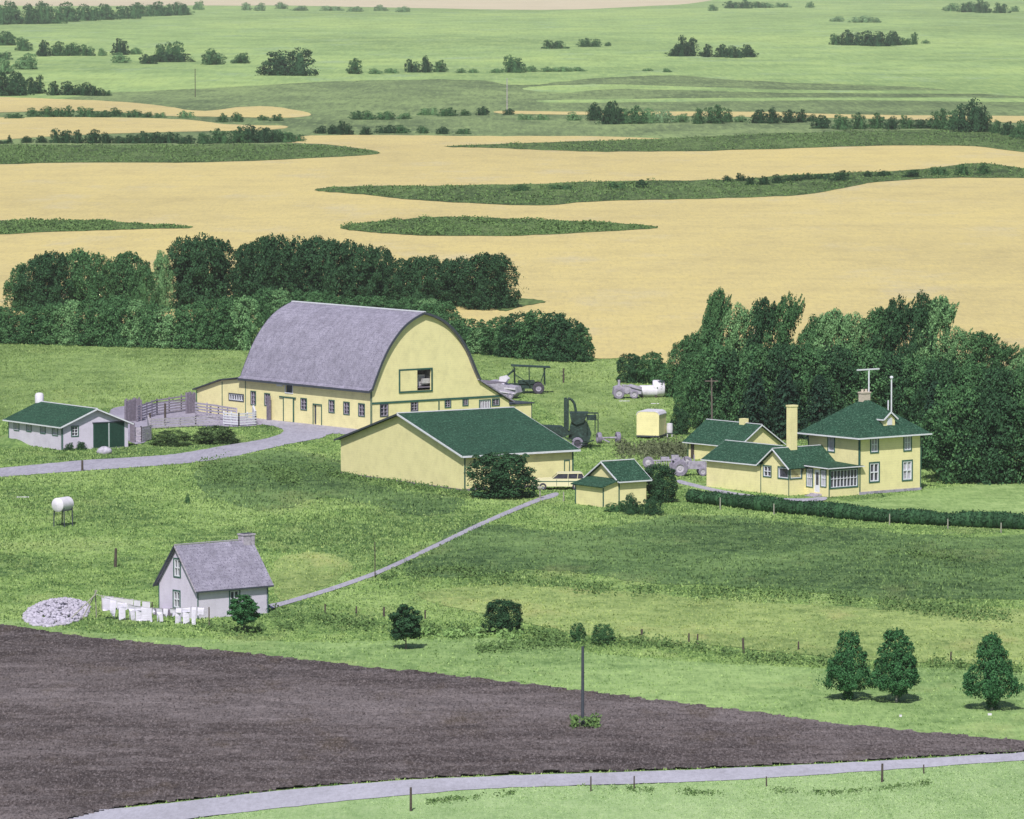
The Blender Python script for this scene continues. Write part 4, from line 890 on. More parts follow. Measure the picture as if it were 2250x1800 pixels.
e_.build('roof_edge', 'trimdark', B.root)
e_ = MB(); e_.bar((apx, y0, apz + .24), (apx, y1, apz + .24), .35, .1); e_.build('ridge_cap', 'white', B.root)
b = MB(); slab(b, [(Wx - .05, y0, zR + .02), (lx + .45, y0, lz - .12), (lx + .45, y1, lz - .12), (Wx - .05, y1, zR + .02)], .14); b.build('lean_to_roof', 'greyroof', B.root)
# trims and openings
za, zb = B.pl('x', 0, *V('Z4', 980, 822))[1], B.pl('x', 0, *V('Z4', 1800, 772))[1]
b = MB(); zm = (za + zb) / 2; b.box(.1, lx - .6, -.07, -.003, zm - .10, zm + .10); b.build('band', 'trimgreen', B.root)
for i, r in enumerate(wins): B.window('x', 0, r, 2, 3, trim='trimdark' if i < 2 else 'trimgreen', tw=.10, sw=.035, sash='oldwood')
for r in uw: B.window('y', 0, r, 2, 3, trim='trimgreen', tw=.09, sw=.035, sash='oldwood')
b = MB()
for q in ((loftd[0] - .15, loft[1] + .15, loft[3], loft[3] + .16), (loftd[0] - .15, loft[1] + .15, loft[2] - .16, loft[2]), (loftd[0] - .15, loftd[0], loft[2], loft[3]), (loft[1], loft[1] + .15, loft[2], loft[3])): B.obox(b, 'x', 0, *q, 0, .09)
b.build('loft_door_frame', 'trimgreen', B.root)
b = MB(); B.obox(b, 'x', 0, loftd[0] + .02, loftd[1] + .1, loft[2] + .02, loft[3] - .02, .01, .07); b.build('loft_door', 'yellow', B.root)
b = MB(); B.obox(b, 'x', 0, gdoor[0], gdoor[1], gdoor[2], gdoor[3], -.1, -.04); gd = b.build('door', 'oldwood', B.root)
B.window('x', 0, gdoor, 4, 1, glass='oldwood', name='door_frame')
# hatch under the eave with its open leaf
B.window('y', 0, up, 1, 1, trim='white', glass='trimdark', sash=None, name='hatch')
hp = B.rect_px('y', 0, 'Z4', 335, 376, 663, 705); b = MB(); B.obox(b, 'y', 0, *hp, .02, .1); b.build('hatch_door', 'white', B.root)
# sliding door
sl = B.rect_px('y', 0, 'Z4', 383, 450, 785, 940); b = MB(); B.obox(b, 'y', 0, sl[0], sl[1], .05, sl[3], .02, .09); sd_ = b.build('sliding_door', 'yellow', B.root)
b = MB()
for a in (sl[0], sl[1]): B.obox(b, 'y', 0, a - .07, a + .07, .05, sl[3], .03, .12)
tr = B.rect_px('y', 0, 'Z4', 355, 465, 772, 782); B.obox(b, 'y', 0, tr[0], tr[1], sl[3], sl[3] + .14, .03, .14); b.build('door_rail', 'trimgreen', B.root)
b = MB()
for a in (wd[0] - .1, wd[1]): B.obox(b, 'y', 0, a, a + .1, .05, wd[3], 0, .06)
B.obox(b, 'y', 0, wd[0] - .1, wd[1] + .1, wd[3], wd[3] + .12, 0, .06); b.build('door_frame', 'trimgreen', B.root)
b = MB(); B.obox(b, 'y', 0, wd[0], wd[1] - (wd[1] - wd[0]) * .28, .05, wd[3], -.12, -.06); b.build('door', 'yellow', B.root)
b = MB(); B.obox(b, 'y', 0, wd[1] - (wd[1] - wd[0]) * .28, wd[1], .05, wd[3], -.14, -.12); b.build('door', 'trimdark', B.root)
for a in (.06,): B.strip('y', 0, a, -.2, zE - .1); B.strip('x', 0, a, -.2, zE - .1)
B.strip('y', 0, Ly - .07, -.2, zE - .1)
a0 = B.pl('x', 0, *V('Z4', 1430, 830))[0]; B.strip('x', 0, a0, .1, zm - .16, .14)
dk = B.pl('y', 0, *V('Z4', 300, 870)); b = MB(); b.box(-.55, -.3, dk[0] - .22, dk[0] + .22, 0, 2.6); b.build('buttress_post', 'darkboards', B.root)
# lean-to at the far gable end, low box at the right end
yA, yM = B.sy(0, V('Y3', 280, 0)[0]), B.sy(0, V('Y3', 585, 0)[0]); zA = B.sz(0, yA, V('Y3', 0, 405)[1]); zM = B.sz(0, yM, V('Y3', 0, 300)[1])
lw = B.rect_px('y', 0, 'Y3', 668, 835, 468, 538)
B.wall('y', 0.001, [(Ly + .003, -.3), (yA, -.3), (yA, zA), (yM, zM), (Ly + .003, zE - .15)], [hole(lw)], name='lean_to_wall')
b = MB(); b.box(.2, lx - 3, yA - .18, yA, -.3, zA); b.build('lean_to_wall', 'yellow', B.root)
b = MB(); slab(b, [(-.35, yM, zM + .02), (-.35, yA + .35, zA - .1), (lx - 3, yA + .35, zA - .1), (lx - 3, yM, zM + .02)], .12)
slab(b, [(-.35, Ly + .62, zE - .08), (-.35, yM - .01, zM + .02), (lx - 3, yM - .01, zM + .02), (lx - 3, Ly + .62, zE - .08)], .12); b.build('lean_to_roof', 'trimdark', B.root)
B.window('y', 0.001, lw, 6, 1, trim='trimdark', name='window')
B.strip('y', 0, yM, .3, zM - .15, .1); B.strip('y', 0, yA - .06, .3, zA - .1, .12)
b = MB(); b.box(lx + .003, bx_, .02, 4.5, -.3, bz - .1); b.build('annex', 'yellow', B.root)
b = MB(); b.box(lx + .0, bx_ + .2, -.12, 4.7, bz - .097, bz + .03); b.build('annex_roof', 'trimdark', B.root)
B.strip('x', .02, bx_ - .07, 0, bz - .12)

# ================= machine shed
S = Bld('machine_shed', 'long yellow machine shed with low-pitched green roof in the centre', 'shed', 1019.5, 1079, .66)
Lg = S.sy(0, 749); Lx = S.sx(0, 1260); zS = S.sz(0, 0, 1001); ya_, za_ = S.pl('y', 0, 873.4, 910); ya_ = Lg * .5
S.wall('y', 0, [(0, -.4), (Lg, -.4), (Lg, zS), (ya_, za_), (0, zS)])
dr = S.rect_px('x', 0, 'Z5', 927, 963, 1048, 1140)
S.wall('x', 0, [(.19, -.4), (Lx, -.4), (Lx, zS), (.19, zS)], [hole(dr)])
b = MB(); b.box(Lx - .18, Lx, .2, Lg, -.4, zS); b.ext([(Lx, .0, zS), (Lx, Lg, zS), (Lx, ya_, za_)], (-.18, 0, 0)); b.build('wall', 'yellow', S.root)
b = MB(); b.box(.2, Lx - .2, Lg - .18, Lg, -.4, zS); b.build('wall', 'yellow', S.root)
sl_ = (za_ - zS) / ya_; ov = .45
b = MB(); slab(b, [(-ov, -ov, zS - ov * sl_ + .03), (Lx + ov, -ov, zS - ov * sl_ + .03), (Lx + ov, ya_, za_ + .03), (-ov, ya_, za_ + .03)], .1)
slab(b, [(-ov, Lg + ov, zS - ov * sl_ + .03), (Lx + ov, Lg + ov, zS - ov * sl_ + .03), (Lx + ov, ya_, za_ + .03), (-ov, ya_, za_ + .03)], .1); b.build('roof', 'greenroof', S.root)
b = MB(); zz = zS - ov * sl_ + .04
edge(b, (-ov - .04, -ov, zz), (-ov - .04, ya_, za_ + .05), .06, .26); edge(b, (-ov, -ov - .05, zz), (Lx + ov, -ov - .05, zz), .08, .28); edge(b, (Lx + ov + .04, -ov, zz), (Lx + ov + .04, ya_, za_ + .05), .06, .22)
edge(b, (-ov, ya_, za_ + .17), (Lx + ov, ya_, za_ + .17), .25, .06); b.build('fascia', 'white', S.root)
b = MB(); edge(b, (-ov - .04, ya_, za_ + .05), (-ov - .04, Lg + ov, zz), .06, .26); b.build('fascia', 'trimdark', S.root)
S.strip('x', 0, .08, -.2, zS - .1, .14); S.strip('x', 0, Lx - .08, -.2, zS - .1, .16)
b = MB()
for q in ((dr[0] - .08, dr[0], .1, dr[3]), (dr[1], dr[1] + .08, .1, dr[3]), (dr[0] - .08, dr[1] + .08, dr[3], dr[3] + .08)): S.obox(b, 'x', 0, *q, 0, .04)
b.build('door_frame', 'trimgreen', S.root)
b = MB(); S.obox(b, 'x', 0, dr[0], dr[1], dr[2], dr[3], -.06, -.02); b.build('door', 'yellow', S.root)
b = MB(); b.box(-.05, Lx + .02, -.05, -.003, -.1, .18); b.box(-.05, -.003, 0, Lg, -.1, .14); b.build('sill', 'darkboards', S.root)

# ================= small twin-roofed shed
T = Bld('small_shed', 'small yellow shed with green gable roof and lower lean-to', 'shed', 1324, 1115, .72)
xa = T.sx(0, 1360); xe = T.sx(0, 1420); yl = T.sy(0, 1264); zl = T.sz(0, 0, 1070); zh = T.sz(xa, 0, V('Y7', 0, 490)[1]); yg = T.sy(xa, V('Y7', 785, 0)[0])
yg = max(yg, yl * .95); za2 = T.sz(xa, yg / 2, 1017)
b = MB(); b.ext([(0, 0, -.3), (xa - .003, 0, -.3), (xa - .003, 0, zh), (0, 0, zl)], (0, yl, 0)); b.build('lean_to_wall', 'yellow', T.root)
b = MB(); b.ext([(xa, 0, -.3), (xa, yg, -.3), (xa, yg, zh), (xa, yg / 2, za2), (xa, 0, zh)], (xe - xa, 0, 0)); b.build('wall', 'yellow', T.root)
b = MB(); slab(b, [(-.3, -.28, zl - .08), (xa - .005, -.28, zh + .03), (xa - .005, yl + .28, zh + .03), (-.3, yl + .28, zl - .08)], .09); b.build('lean_to_roof', 'greenroof', T.root)
b = MB(); q = (za2 - zh) / (yg / 2)
for sgn in (0, 1):
    y0_ = -.35 if sgn == 0 else yg + .35
    slab(b, [(xa - .3, y0_, zh - .35 * q + .03), (xe + .35, y0_, zh - .35 * q + .03), (xe + .35, yg / 2, za2 + .03), (xa - .3, yg / 2, za2 + .03)], .09)
b.build('roof', 'greenroof', T.root)
b = MB(); zz = zh - .35 * q + .06
edge(b, (xa - .33, -.35, zz), (xa - .33, yg / 2, za2 + .06), .06, .18); edge(b, (xa - .33, yg + .35, zz), (xa - .33, yg / 2, za2 + .06), .06, .18); edge(b, (xa - .3, -.39, zz), (xe + .35, -.39, zz), .07, .18); edge(b, (xa - .3, yg / 2, za2 + .16), (xe + .35, yg / 2, za2 + .16), .2, .06)
edge(b, (xe + .38, -.35, zz), (xe + .38, yg / 2, za2 + .06), .06, .18)
b.build('fascia', 'white', T.root)
for a, z in ((.06, zl), (xa, zh)): T.strip('x', 0, a, -.1, z - .12, .12)
T.strip('y', 0, yl - .07, -.1, zl - .1, .12)

# ================= poultry house at the left
K = Bld('poultry_house', 'low grey poultry house with green roof and green double doors', 'poultry house', 136.4, 990, .68)
kx = K.sx(0, 281.5); ky = K.sy(0, 19); kz = K.sz(0, 0, 937); kax, kaz = K.pl('x', 0, 214, 900); kax = kx * .5
dd_ = K.rect_px('x', 0, 'Y2', 1103, 1473, 478, 745); dd_ = (dd_[0], dd_[1], .06, dd_[3]); kw = K.rect_px('x', 0, 'Y2', 850, 922, 525, 634)
dd_ = (dd_[0], dd_[1], .06, min(dd_[3], kz + .35))
K.wall('x', 0, [(0, -.4), (kx, -.4), (kx, kz), (kax, kaz), (0, kz)], [hole(dd_), hole(kw)], 'greywall')
sw_ = [K.rect_px('y', 0, 'Y2', *q) for q in ((170, 226, 468, 565), (318, 370, 482, 577), (482, 536, 505, 600), (624, 684, 525, 625))]
sw_ = [(a, b_, c, min(d, kz - .12)) for a, b_, c, d in sw_]
K.wall('y', 0, [(.19, -.4), (ky, -.4), (ky, kz), (.19, kz)], [hole(r) for r in sw_], 'greywall')
b = MB(); b.box(.2, kx, ky - .18, ky - .003, -.4, kz); b.box(kx - .18, kx, .2, ky - .2, -.4, kz); b.build('wall', 'greywall', K.root)
q = (kaz - kz) / kax; b = MB(); ov = .4
slab(b, [(-ov, -ov, kz - ov * q + .03), (kax, -ov, kaz + .03), (kax, ky + ov, kaz + .03), (-ov, ky + ov, kz - ov * q + .03)], .1)
slab(b, [(kx + ov, -ov, kz - ov * q + .03), (kax, -ov, kaz + .03), (kax, ky + ov, kaz + .03), (kx + ov, ky + ov, kz - ov * q + .03)], .1); b.build('roof', 'greenroof', K.root)
b = MB(); zz = kz - ov * q + .05
edge(b, (-ov, -ov - .04, zz), (kax, -ov - .04, kaz + .06), .06, .22); edge(b, (kx + ov, -ov - .04, zz), (kax, -ov - .04, kaz + .06), .06, .22); edge(b, (-ov - .04, -ov, zz), (-ov - .04, ky + ov, zz), .07, .2); edge(b, (kax, -ov, kaz + .15), (kax, ky + ov, kaz + .15), .2, .06)
b.build('fascia', 'white', K.root)
for r in sw_: K.window('y', 0, r, 1, 1, tw=.08, sw=.04, glass='curtain')
K.window('x', 0, kw, 2, 3, tw=.09, sw=.04)
mid = (dd_[0] + dd_[1]) / 2
for a0, a1 in ((dd_[0], mid - .05), (mid + .05, dd_[1])):
    b = MB(); K.obox(b, 'x', 0, a0 + .02, a1, .06, dd_[3], -.05, .03); dq = b.build('door', 'greendoor', K.root)
    b = MB()
    for a in (a0 + .05, a1 - .06): K.obox(b, 'x', 0, a - .03, a + .03, .1, dd_[3], .033, .06)
    b.build('batten', 'trimgreen', dq)
b = MB(); K.obox(b, 'x', 0, mid - .04, mid + .04, .06, dd_[3], -.03, .05); b.build('door_post', 'white', K.root)
b = MB(); K.obox(b, 'x', 0, dd_[0] - .1, dd_[1] + .1, dd_[3], dd_[3] + .1, .0, .08); b.build('door_rail', 'trimdark', K.root)
for fc, a in (('x', .06), ('y', .06), ('y', ky - .06)): K.strip(fc, 0, a, -.2, kz - .12, .1)
cy = K.sy(kax, V('Y2', 466, 0)[0], kaz); zt = K.sz(kax, cy, V('Y2', 0, 122)[1])
b = MB(); b.lathe([(.05, zt), (.34, zt - .06), (.45, zt - .25), (.45, zt - .9), (.45, kaz - .2)], (kax, cy, 0), n=14); b.build('roof_vent', 'tank', K.root, smooth=True)
# grassy bank banked up against its left wall
def mound(name, view, x0, x1, y0, y1, h, mat):
    c = atv(view, (x0 + x1) / 2, (y0 + y1) / 2); a = atv(view, x0, (y0 + y1) / 2); t = atv(view, x0, y0); u = atv(view, x0, y1)
    rx, ry = (c - a).length, abs(t.y - u.y) / 2; n = 40; vs = []
    g_ = np.linspace(-1, 1, n); X, Y = np.meshgrid(g_, g_); rr = np.sqrt(X ** 2 + Y ** 2)
    z = np.where(rr < 1, (np.cos(rr * math.pi) * .5 + .5) * h, 0) * (1 + .2 * (vnoise(X * 6 + 9, Y * 6 + 9, 3) - .5)) - .02
    co = np.stack([c.x + X.ravel() * rx, c.y + Y.ravel() * ry, z.ravel()], 1); i = (np.arange(n - 1)[:, None] * n + np.arange(n - 1)[None]).ravel()
    return tag(np_mesh(name, co, np.stack([i, i + 1, i + n + 1, i + n], 1), mat, smooth=True), None, None, None, 'structure')
mound('grass_bank', 'Y2', -120, 620, 560, 800, .85, 'meadow')

# ================= grey cottage
G = Bld('grey_cottage', 'small grey cottage with steep grey roof and chimney beside the washing line', 'cottage', 433.4, 1361, .80)
gy = G.sy(0, 349); gx = G.sx(0, 589.5); gz = G.sz(0, 0, 1292); gay = gy / 2; gaz = G.sz(0, gay, 1201)
w1, w2 = G.rect_px('y', 0, 'Y1', 1180, 1220, 582, 698), G.rect_px('y', 0, 'Y1', 1176, 1218, 798, 908); w3 = G.rect_px('x', 0, 'Y1', 1556, 1618, 794, 905)
G.wall('y', 0, [(0, -.4), (gy, -.4), (gy, gz), (gay, gaz), (0, gz)], [hole(w1), hole(w2)], 'greywall')
G.wall('x', 0, [(.19, -.4), (gx, -.4), (gx, gz), (.19, gz)], [hole(w3)], 'greywall')
b = MB(); b.box(.2, gx, gy - .18, gy - .003, -.4, gz); b.ext([(gx, 0, -.4), (gx, gy, -.4), (gx, gy, gz), (gx, gay, gaz), (gx, 0, gz)], (-.18, 0, 0)); b.build('wall', 'greywall', G.root)
q = (gaz - gz) / gay; b = MB(); ov = .28
for y_ in (-ov, gy + ov): slab(b, [(-ov, y_, gz - ov * q + .03), (gx + ov, y_, gz - ov * q + .03), (gx + ov, gay, gaz + .03), (-ov, gay, gaz + .03)], .1)
b.build('roof', 'greyroof', G.root)
b = MB(); zz = gz - ov * q + .04; edge(b, (-ov, -ov - .04, zz), (gx + ov, -ov - .04, zz), .07, .2); edge(b, (-ov - .04, gy + ov, zz), (-ov - .04, gay, gaz + .07), .06, .2); b.build('fascia', 'trimdark', G.root)
b = MB(); edge(b, (-ov - .04, -ov, zz), (-ov - .04, gay, gaz + .07), .05, .16); edge(b, (-ov, gay, gaz + .16), (gx + ov, gay, gaz + .16), .14, .05); b.build('fascia', 'oldwood', G.root)
for fc, r in (('y', w1), ('y', w2), ('x', w3)): G.window(fc, 0, r, 2, 2, tw=.09, sw=.08)
cx0 = G.sx(gay, V('Y1', 1632, 0)[0], gaz); cx1 = G.sx(gay, V('Y1', 1704, 0)[0], gaz); zc = G.sz((cx0 + cx1) / 2, gay, V('Y1', 0, 408)[1])
b = MB(); b.box(cx0, cx1, gay - .38, gay + .38, gaz - .5, zc - .12); b.box(cx0 - .05, cx1 + .05, gay - .43, gay + .43, zc - .117, zc); ch = b.build('chimney', 'oldwood', G.root)
b = MB(); b.box(cx0 + .12, cx1 - .12, gay - .25, gay + .25, zc + .002, zc + .05); b.build('flue', 'trimdark', ch)
for fc, a in (('x', .05), ('x', gx - .05), ('y', gy - .05)): G.strip(fc, 0, a, -.2, gz - .1, .08)
ht = G.rect_px('y', 0, 'Y1', 1092, 1172, 918, 948); b = MB(); G.obox(b, 'y', 0, ht[0], ht[1], 0, max(ht[3], .4), .003, .8); b.build('cellar_hatch', 'darkboards', G.root)

# ================= farmhouse
H = Bld('farmhouse', 'two-storey yellow farmhouse with green hipped roof, long wing and glazed porch', 'farmhouse', 1888, 1087.5, .80)
hx = H.sx(0, 2023.5); hy_ = H.sy(0, 1775); hz = H.sz(0, 0, 960)
hy_ = max(hy_, hx * .85)
fw = [H.rect_px('x', 0, 'Z6', *q_) for q_ in ((1250, 1290, 918, 1006), (1447, 1485, 904, 995), (1243, 1295, 1072, 1180), (1438, 1490, 1060, 1170))]
sw2 = [H.rect_px('y', 0, 'Z6', 998, 1033, 908, 1002)]
H.wall('x', 0, [(0, -.3), (hx, -.3), (hx, hz), (0, hz)], [hole(r) for r in fw])
H.wall('y', 0, [(.19, -.3), (hy_, -.3), (hy_, hz), (.19, hz)], [hole(r) for r in sw2])
b = MB(); b.box(.2, hx, hy_ - .18, hy_ - .003, -.3, hz); b.box(hx - .18, hx - .003, .2, hy_ - .2, -.3, hz); b.build('wall', 'yellow', H.root)
for i, r in enumerate(fw): H.window('x', 0, r, 2, 2, glass='curtain' if i in (0, 1, 3) else 'glass', tw=.12, sw=.10)
H.window('y', 0, sw2[0], 1, 1, glass='curtain', tw=.10, sw=.06)
# hip roof
ov = .7; ez = hz - .06; ax, ay = hx / 2, hy_ / 2; az = H.sz(ax, ay, V('Z6', 0, 698)[1])
b = MB(); c4 = [(-ov, -ov, ez), (hx + ov, -ov, ez), (hx + ov, hy_ + ov, ez), (-ov, hy_ + ov, ez)]
top = [(ax - .3, ay - .3, az), (ax + .3, ay - .3, az), (ax + .3, ay + .3, az), (ax - .3, ay + .3, az)]
b.add(c4 + top + [(x, y, z - .12) for x, y, z in c4], [(0, 1, 5, 4), (1, 2, 6, 5), (2, 3, 7, 6), (3, 0, 4, 7), (4, 5, 6, 7), (8, 9, 1, 0), (9, 10, 2, 1), (10, 11, 3, 2), (11, 8, 0, 3), (11, 10, 9, 8)])
hr = b.build('roof', 'greenroof', H.root)
b = MB()
for p, q_ in zip(c4, c4[1:] + c4[:1]): b.bar((p[0], p[1], ez - .06), (q_[0], q_[1], ez - .06), .06, .13)
b.build('fascia', 'white', H.root)
b = MB(); b.box(ax - .50, ax + .42, ay - .3, ay + .3, az - .8, az + .62); b.box(ax - .56, ax + .48, ay - .36, ay + .36, az + .623, az + .76)
chm = b.build('chimney', 'brick', H.root)
b = MB()
for dx in (-.30, .16): b.cyl((ax + dx, ay, az + .75), (ax + dx, ay, az + 1.0), .13, n=10)
b.build('chimney_pot', 'brick', chm)
# dormer on the front slope
def roofz(x, y): return ez + (az - ez) * min((y + ov) / (ay + ov - .3), 1)
dx0, dz0 = H.pl('x', .4, *V('Z6', 1335, 850)); dxx1, _ = H.pl('x', .4, *V('Z6', 1385, 850)); dcx = (dx0 + dxx1) / 2; dw = .68; yb_ = .42; zb_ = roofz(0, yb_)
b = MB(); b.ext([(dcx - dw, yb_, zb_ - .1), (dcx + dw, yb_, zb_ - .1), (dcx + dw, yb_, zb_ + .65), (dcx, yb_, zb_ + 1.15), (dcx - dw, yb_, zb_ + .65)], (0, 1.7, 0)); dm = b.build('dormer', 'yellow', H.root)
b = MB(); slab(b, [(dcx - dw - .2, yb_ - .2, zb_ + .52), (dcx, yb_ - .2, zb_ + 1.2), (dcx, yb_ + 2.1, zb_ + 1.2), (dcx - dw - .2, yb_ + 1.9, zb_ + .52)], .08)
slab(b, [(dcx + dw + .2, yb_ - .2, zb_ + .52), (dcx, yb_ - .2, zb_ + 1.2), (dcx, yb_ + 2.1, zb_ + 1.2), (dcx + dw + .2, yb_ + 1.9, zb_ + .52)], .08); b.build('dormer_roof', 'greenroof', dm)
b = MB(); b.bar((dcx - dw - .2, yb_ - .23, zb_ + .55), (dcx, yb_ - .23, zb_ + 1.24), .05, .13); b.bar((dcx + dw + .2, yb_ - .23, zb_ + .55), (dcx, yb_ - .23, zb_ + 1.24), .05, .13); b.bar((dcx - dw - .23, yb_ - .2, zb_ + .55), (dcx - dw - .23, yb_ + 1.0, zb_ + .55), .05, .12)
b.box(dcx - .3, dcx + .3, yb_ - .05, yb_ - .003, zb_ + .05, zb_ + .7); b.build('dormer_window', 'white', dm)
H.strip('x', 0, .06, -.2, hz - .2, .12); H.strip('x', 0, hx - .06, -.2, hz - .2, .12); H.strip('y', 0, .06, 2.6, hz - .2, .12); H.strip('y', 0, hy_ - .06, 2.6, hz - .2, .12)
b = MB(); b.box(-.02, hx + .02, -.06, -.003, -.3, .25); b.build('foundation', 'greymetal', H.root)
# aerials
def aerial(px, yt, yb2, bar=None, ball=False):
    b = MB(); x, y = ax, ay
    xx = H.sx(ay, V('Z6', px, 0)[0], az); z1 = H.sz(xx, ay, V('Z6', 0, yt)[1]); z0 = min(H.sz(xx, ay, V('Z6', 0, yb2)[1]), az - .2)
    b.cyl((xx, ay, z0 - .5), (xx, ay, z1), .07, n=6)
    if bar:
        a0, a1 = (H.sx(ay, V('Z6', q_, 0)[0], z1) for q_ in bar); b.bar((a0, ay, z1), (a1, ay, z1), .13, .12)
    if ball: b.lathe([(.01, -.16), (.14, -.1), (.18, 0), (.14, .1), (.01, .16)], (xx, ay, z1), n=8)
    return b
aerial(1237, 517, 660, (1168, 1298)).build('television_aerial', 'white', H.root)
aerial(1371, 565, 758, None, True).build('mast', 'white', H.root)
b = aerial(1352, 700, 745); b.build('vent_pipe', 'white', H.root)
# porch and wing plan
xp = H.sx(0, 1820.5); yp = H.sy(xp, V('Z6', 860, 0)[0]); xg = H.sx(yp, V('Z6', 766, 0)[0]); yg1 = H.sy(xg, V('Z6', 598, 0)[0]); yg2 = H.sy(xg, V('Z6', 276, 0)[0])
zp = H.sz(xp, 0, V('Z6', 0, 1108)[1]); zw = H.sz(xg, yg1, V('Z6', 0, 1077)[1]); zg = zw
zga = H.sz(xg, (yp + yg1) / 2, V('Z6', 0, 993)[1])
# porch walls with long window bands
def px_rect(face, off, x0, x1, y0, y1): return H.rect_px(face, off, 'Z6', x0, x1, y0, y1)
pw = px_rect('x', 0, 1010, 1168, 1112, 1212); pw = (pw[0], pw[1], pw[2], min(pw[3], zp - .15))
pd1 = px_rect('y', xp, 870, 905, 1105, 1210); pd2 = px_rect('y', xp, 955, 984, 1112, 1210); pdo = px_rect('y', xp, 914, 946, 1108, 1245)
pd1, pd2, pdo = [(a, b_, max(c, .1), min(d, zp - .15)) for a, b_, c, d in (pd1, pd2, pdo)]
H.wall('x', 0.002, [(xp, -.3), (-.003, -.3), (-.003, zp), (xp, zp)], [hole(pw)], name='porch_wall')
H.wall('y', xp, [(.19, -.3), (yp, -.3), (yp, zp), (.19, zp)], [hole(pd1), hole(pd2), hole(pdo)], name='porch_wall')
H.window('x', 0.002, pw, 8, 2, tw=.12, sw=.045, label='long many-paned porch window')
H.window('y', xp, pd1, 3, 2, tw=.08, sw=.06); H.window('y', xp, pd2, 3, 2, tw=.08, sw=.06)
b = MB(); H.obox(b, 'y', xp, pdo[0], pdo[1], 0.05, pdo[3], -.1, -.04); pdoor = b.build('porch_door', 'white', H.root)
b = MB(); H.obox(b, 'y', xp, pdo[0] + .2, pdo[1] - .2, 1.0, pdo[3] - .25, -.037, -.03); b.build('pane', 'glass', pdoor)
# wing
cwl = px_rect('y', xg, 703, 763, 1100, 1160); cwr = px_rect('x', yp, 769, 836, 1102, 1158); cwl = (.0 + yp + .12, cwl[1], cwl[2], min(cwl[3], zw - .1)); cwr = (xg + .12, cwr[1], cwl[2], cwl[3])
gwn = px_rect('y', xg, 615, 658, 1090, 1150)
H.wall('y', xg, [(yp, -.3), (yg1, -.3), (yg1, zw), ((yp + yg1) / 2, zga), (yp, zw)], [hole(cwl), hole(gwn)], name='wing_wall')
H.wall('x', yp, [(xg + .19, -.3), (xp - .003, -.3), (xp - .003, zw), (xg + .19, zw)], [hole(cwr)], name='wing_wall')
H.wall('y', xg + .002, [(yg1 + .003, -.3), (yg2, -.3), (yg2, zw), (yg1 + .003, zw)], name='wing_wall')
H.window('y', xg, cwl, 1, 1, tw=.11, sw=.07); H.window('x', yp, cwr, 1, 1, tw=.11, sw=.07); H.window('y', xg, gwn, 2, 2, tw=.09, sw=.06)
H.strip('y', xg, yp + .05, -.2, zw - .1, .08); H.strip('y', xg, yg1, -.2, zw - .1, .08); H.strip('x', 0, xp + .05, -.2, zp - .1, .1)
# long wing roof: ridge along Y
zr = H.sz(xg + 2.6, yg2, V('Z6', 0, 918)[1]); zr = min(zr, zga - .04); wdp = 5.2
b = MB(); b.box(xg + wdp - .18, xg + wdp, yg1, yg2 - .003, -.3, zw); b.build('wing_wall', 'yellow', H.root)
b = MB(); b.ext([(xg + .2, yg2 - .18, -.3), (xg + wdp, yg2 - .18, -.3), (xg + wdp, yg2 - .18, zw), (xg + wdp / 2, yg2 - .18, zr), (xg + .2, yg2 - .18, zw)], (0, .175, 0)); b.build('wing_wall', 'yellow', H.root)
q = (zr - zw) / (wdp / 2); ov = .35; yend = (yp + yg1) / 2
b = MB()
slab(b, [(xg - ov, yg1 - .1, zw - ov * q + .03), (xg - ov, yg2 + ov, zw - ov * q + .03), (xg + wdp / 2, yg2 + ov, zr + .03), (xg + wdp / 2, yend, zr + .03), (xg + wdp / 2 - .2, yend, zr - .2 * q + .03)][:4], .1)
slab(b, [(xg + wdp + ov, yend, zw - ov * q + .03), (xg + wdp + ov, yg2 + ov, zw - ov * q + .03), (xg + wdp / 2, yg2 + ov, zr + .03), (xg + wdp / 2, yend, zr + .03)], .1); b.build('wing_roof', 'greenroof', H.root)
# cross gable roof: ridge along X into the house wall
ym = (yp + yg1) / 2; qg = (zga - zw) / (ym - yp)
b = MB()
slab(b, [(xg - ov, yp - ov, zw - ov * qg + .04), (-.01, yp - ov, zw - ov * qg + .04), (-.01, ym, zga + .04), (xg - ov, ym, zga + .04)], .1)
slab(b, [(xg - ov, yg1 + .2, zw - .2 * qg + .04), (-.01, yg1 + .2, zw - .2 * qg + .04), (-.01, ym, zga + .04), (xg - ov, ym, zga + .04)], .1); b.build('cross_gable_roof', 'greenroof', H.root)
b = MB(); z0_ = zw - ov * qg + .05
edge(b, (xg - ov - .03, yp - ov, z0_), (xg - ov - .03, ym, zga + .07), .06, .17); edge(b, (xg - ov - .03, yg1 + .2, zw - .2 * qg + .05), (xg - ov - .03, ym, zga + .07), .06, .17)
edge(b, (xg - ov, ym, zga + .16), (-.05, ym, zga + .16), .14, .05); edge(b, (xg - ov - .04, yg1 + .2, zw - .3 * q + .05), (xg - ov - .04, yg2 + ov, zw - .35 * q + .05), .07, .17)
edge(b, (xg - ov, yg2 + ov + .03, zw - .35 * q + .05), (xg + wdp / 2, yg2 + ov + .03, zr + .06), .06, .16); edge(b, (xg + wdp / 2, yg1, zr + .15), (xg + wdp / 2, yg2 + ov, zr + .15), .12, .05)
b.build('fascia', 'white', H.root)
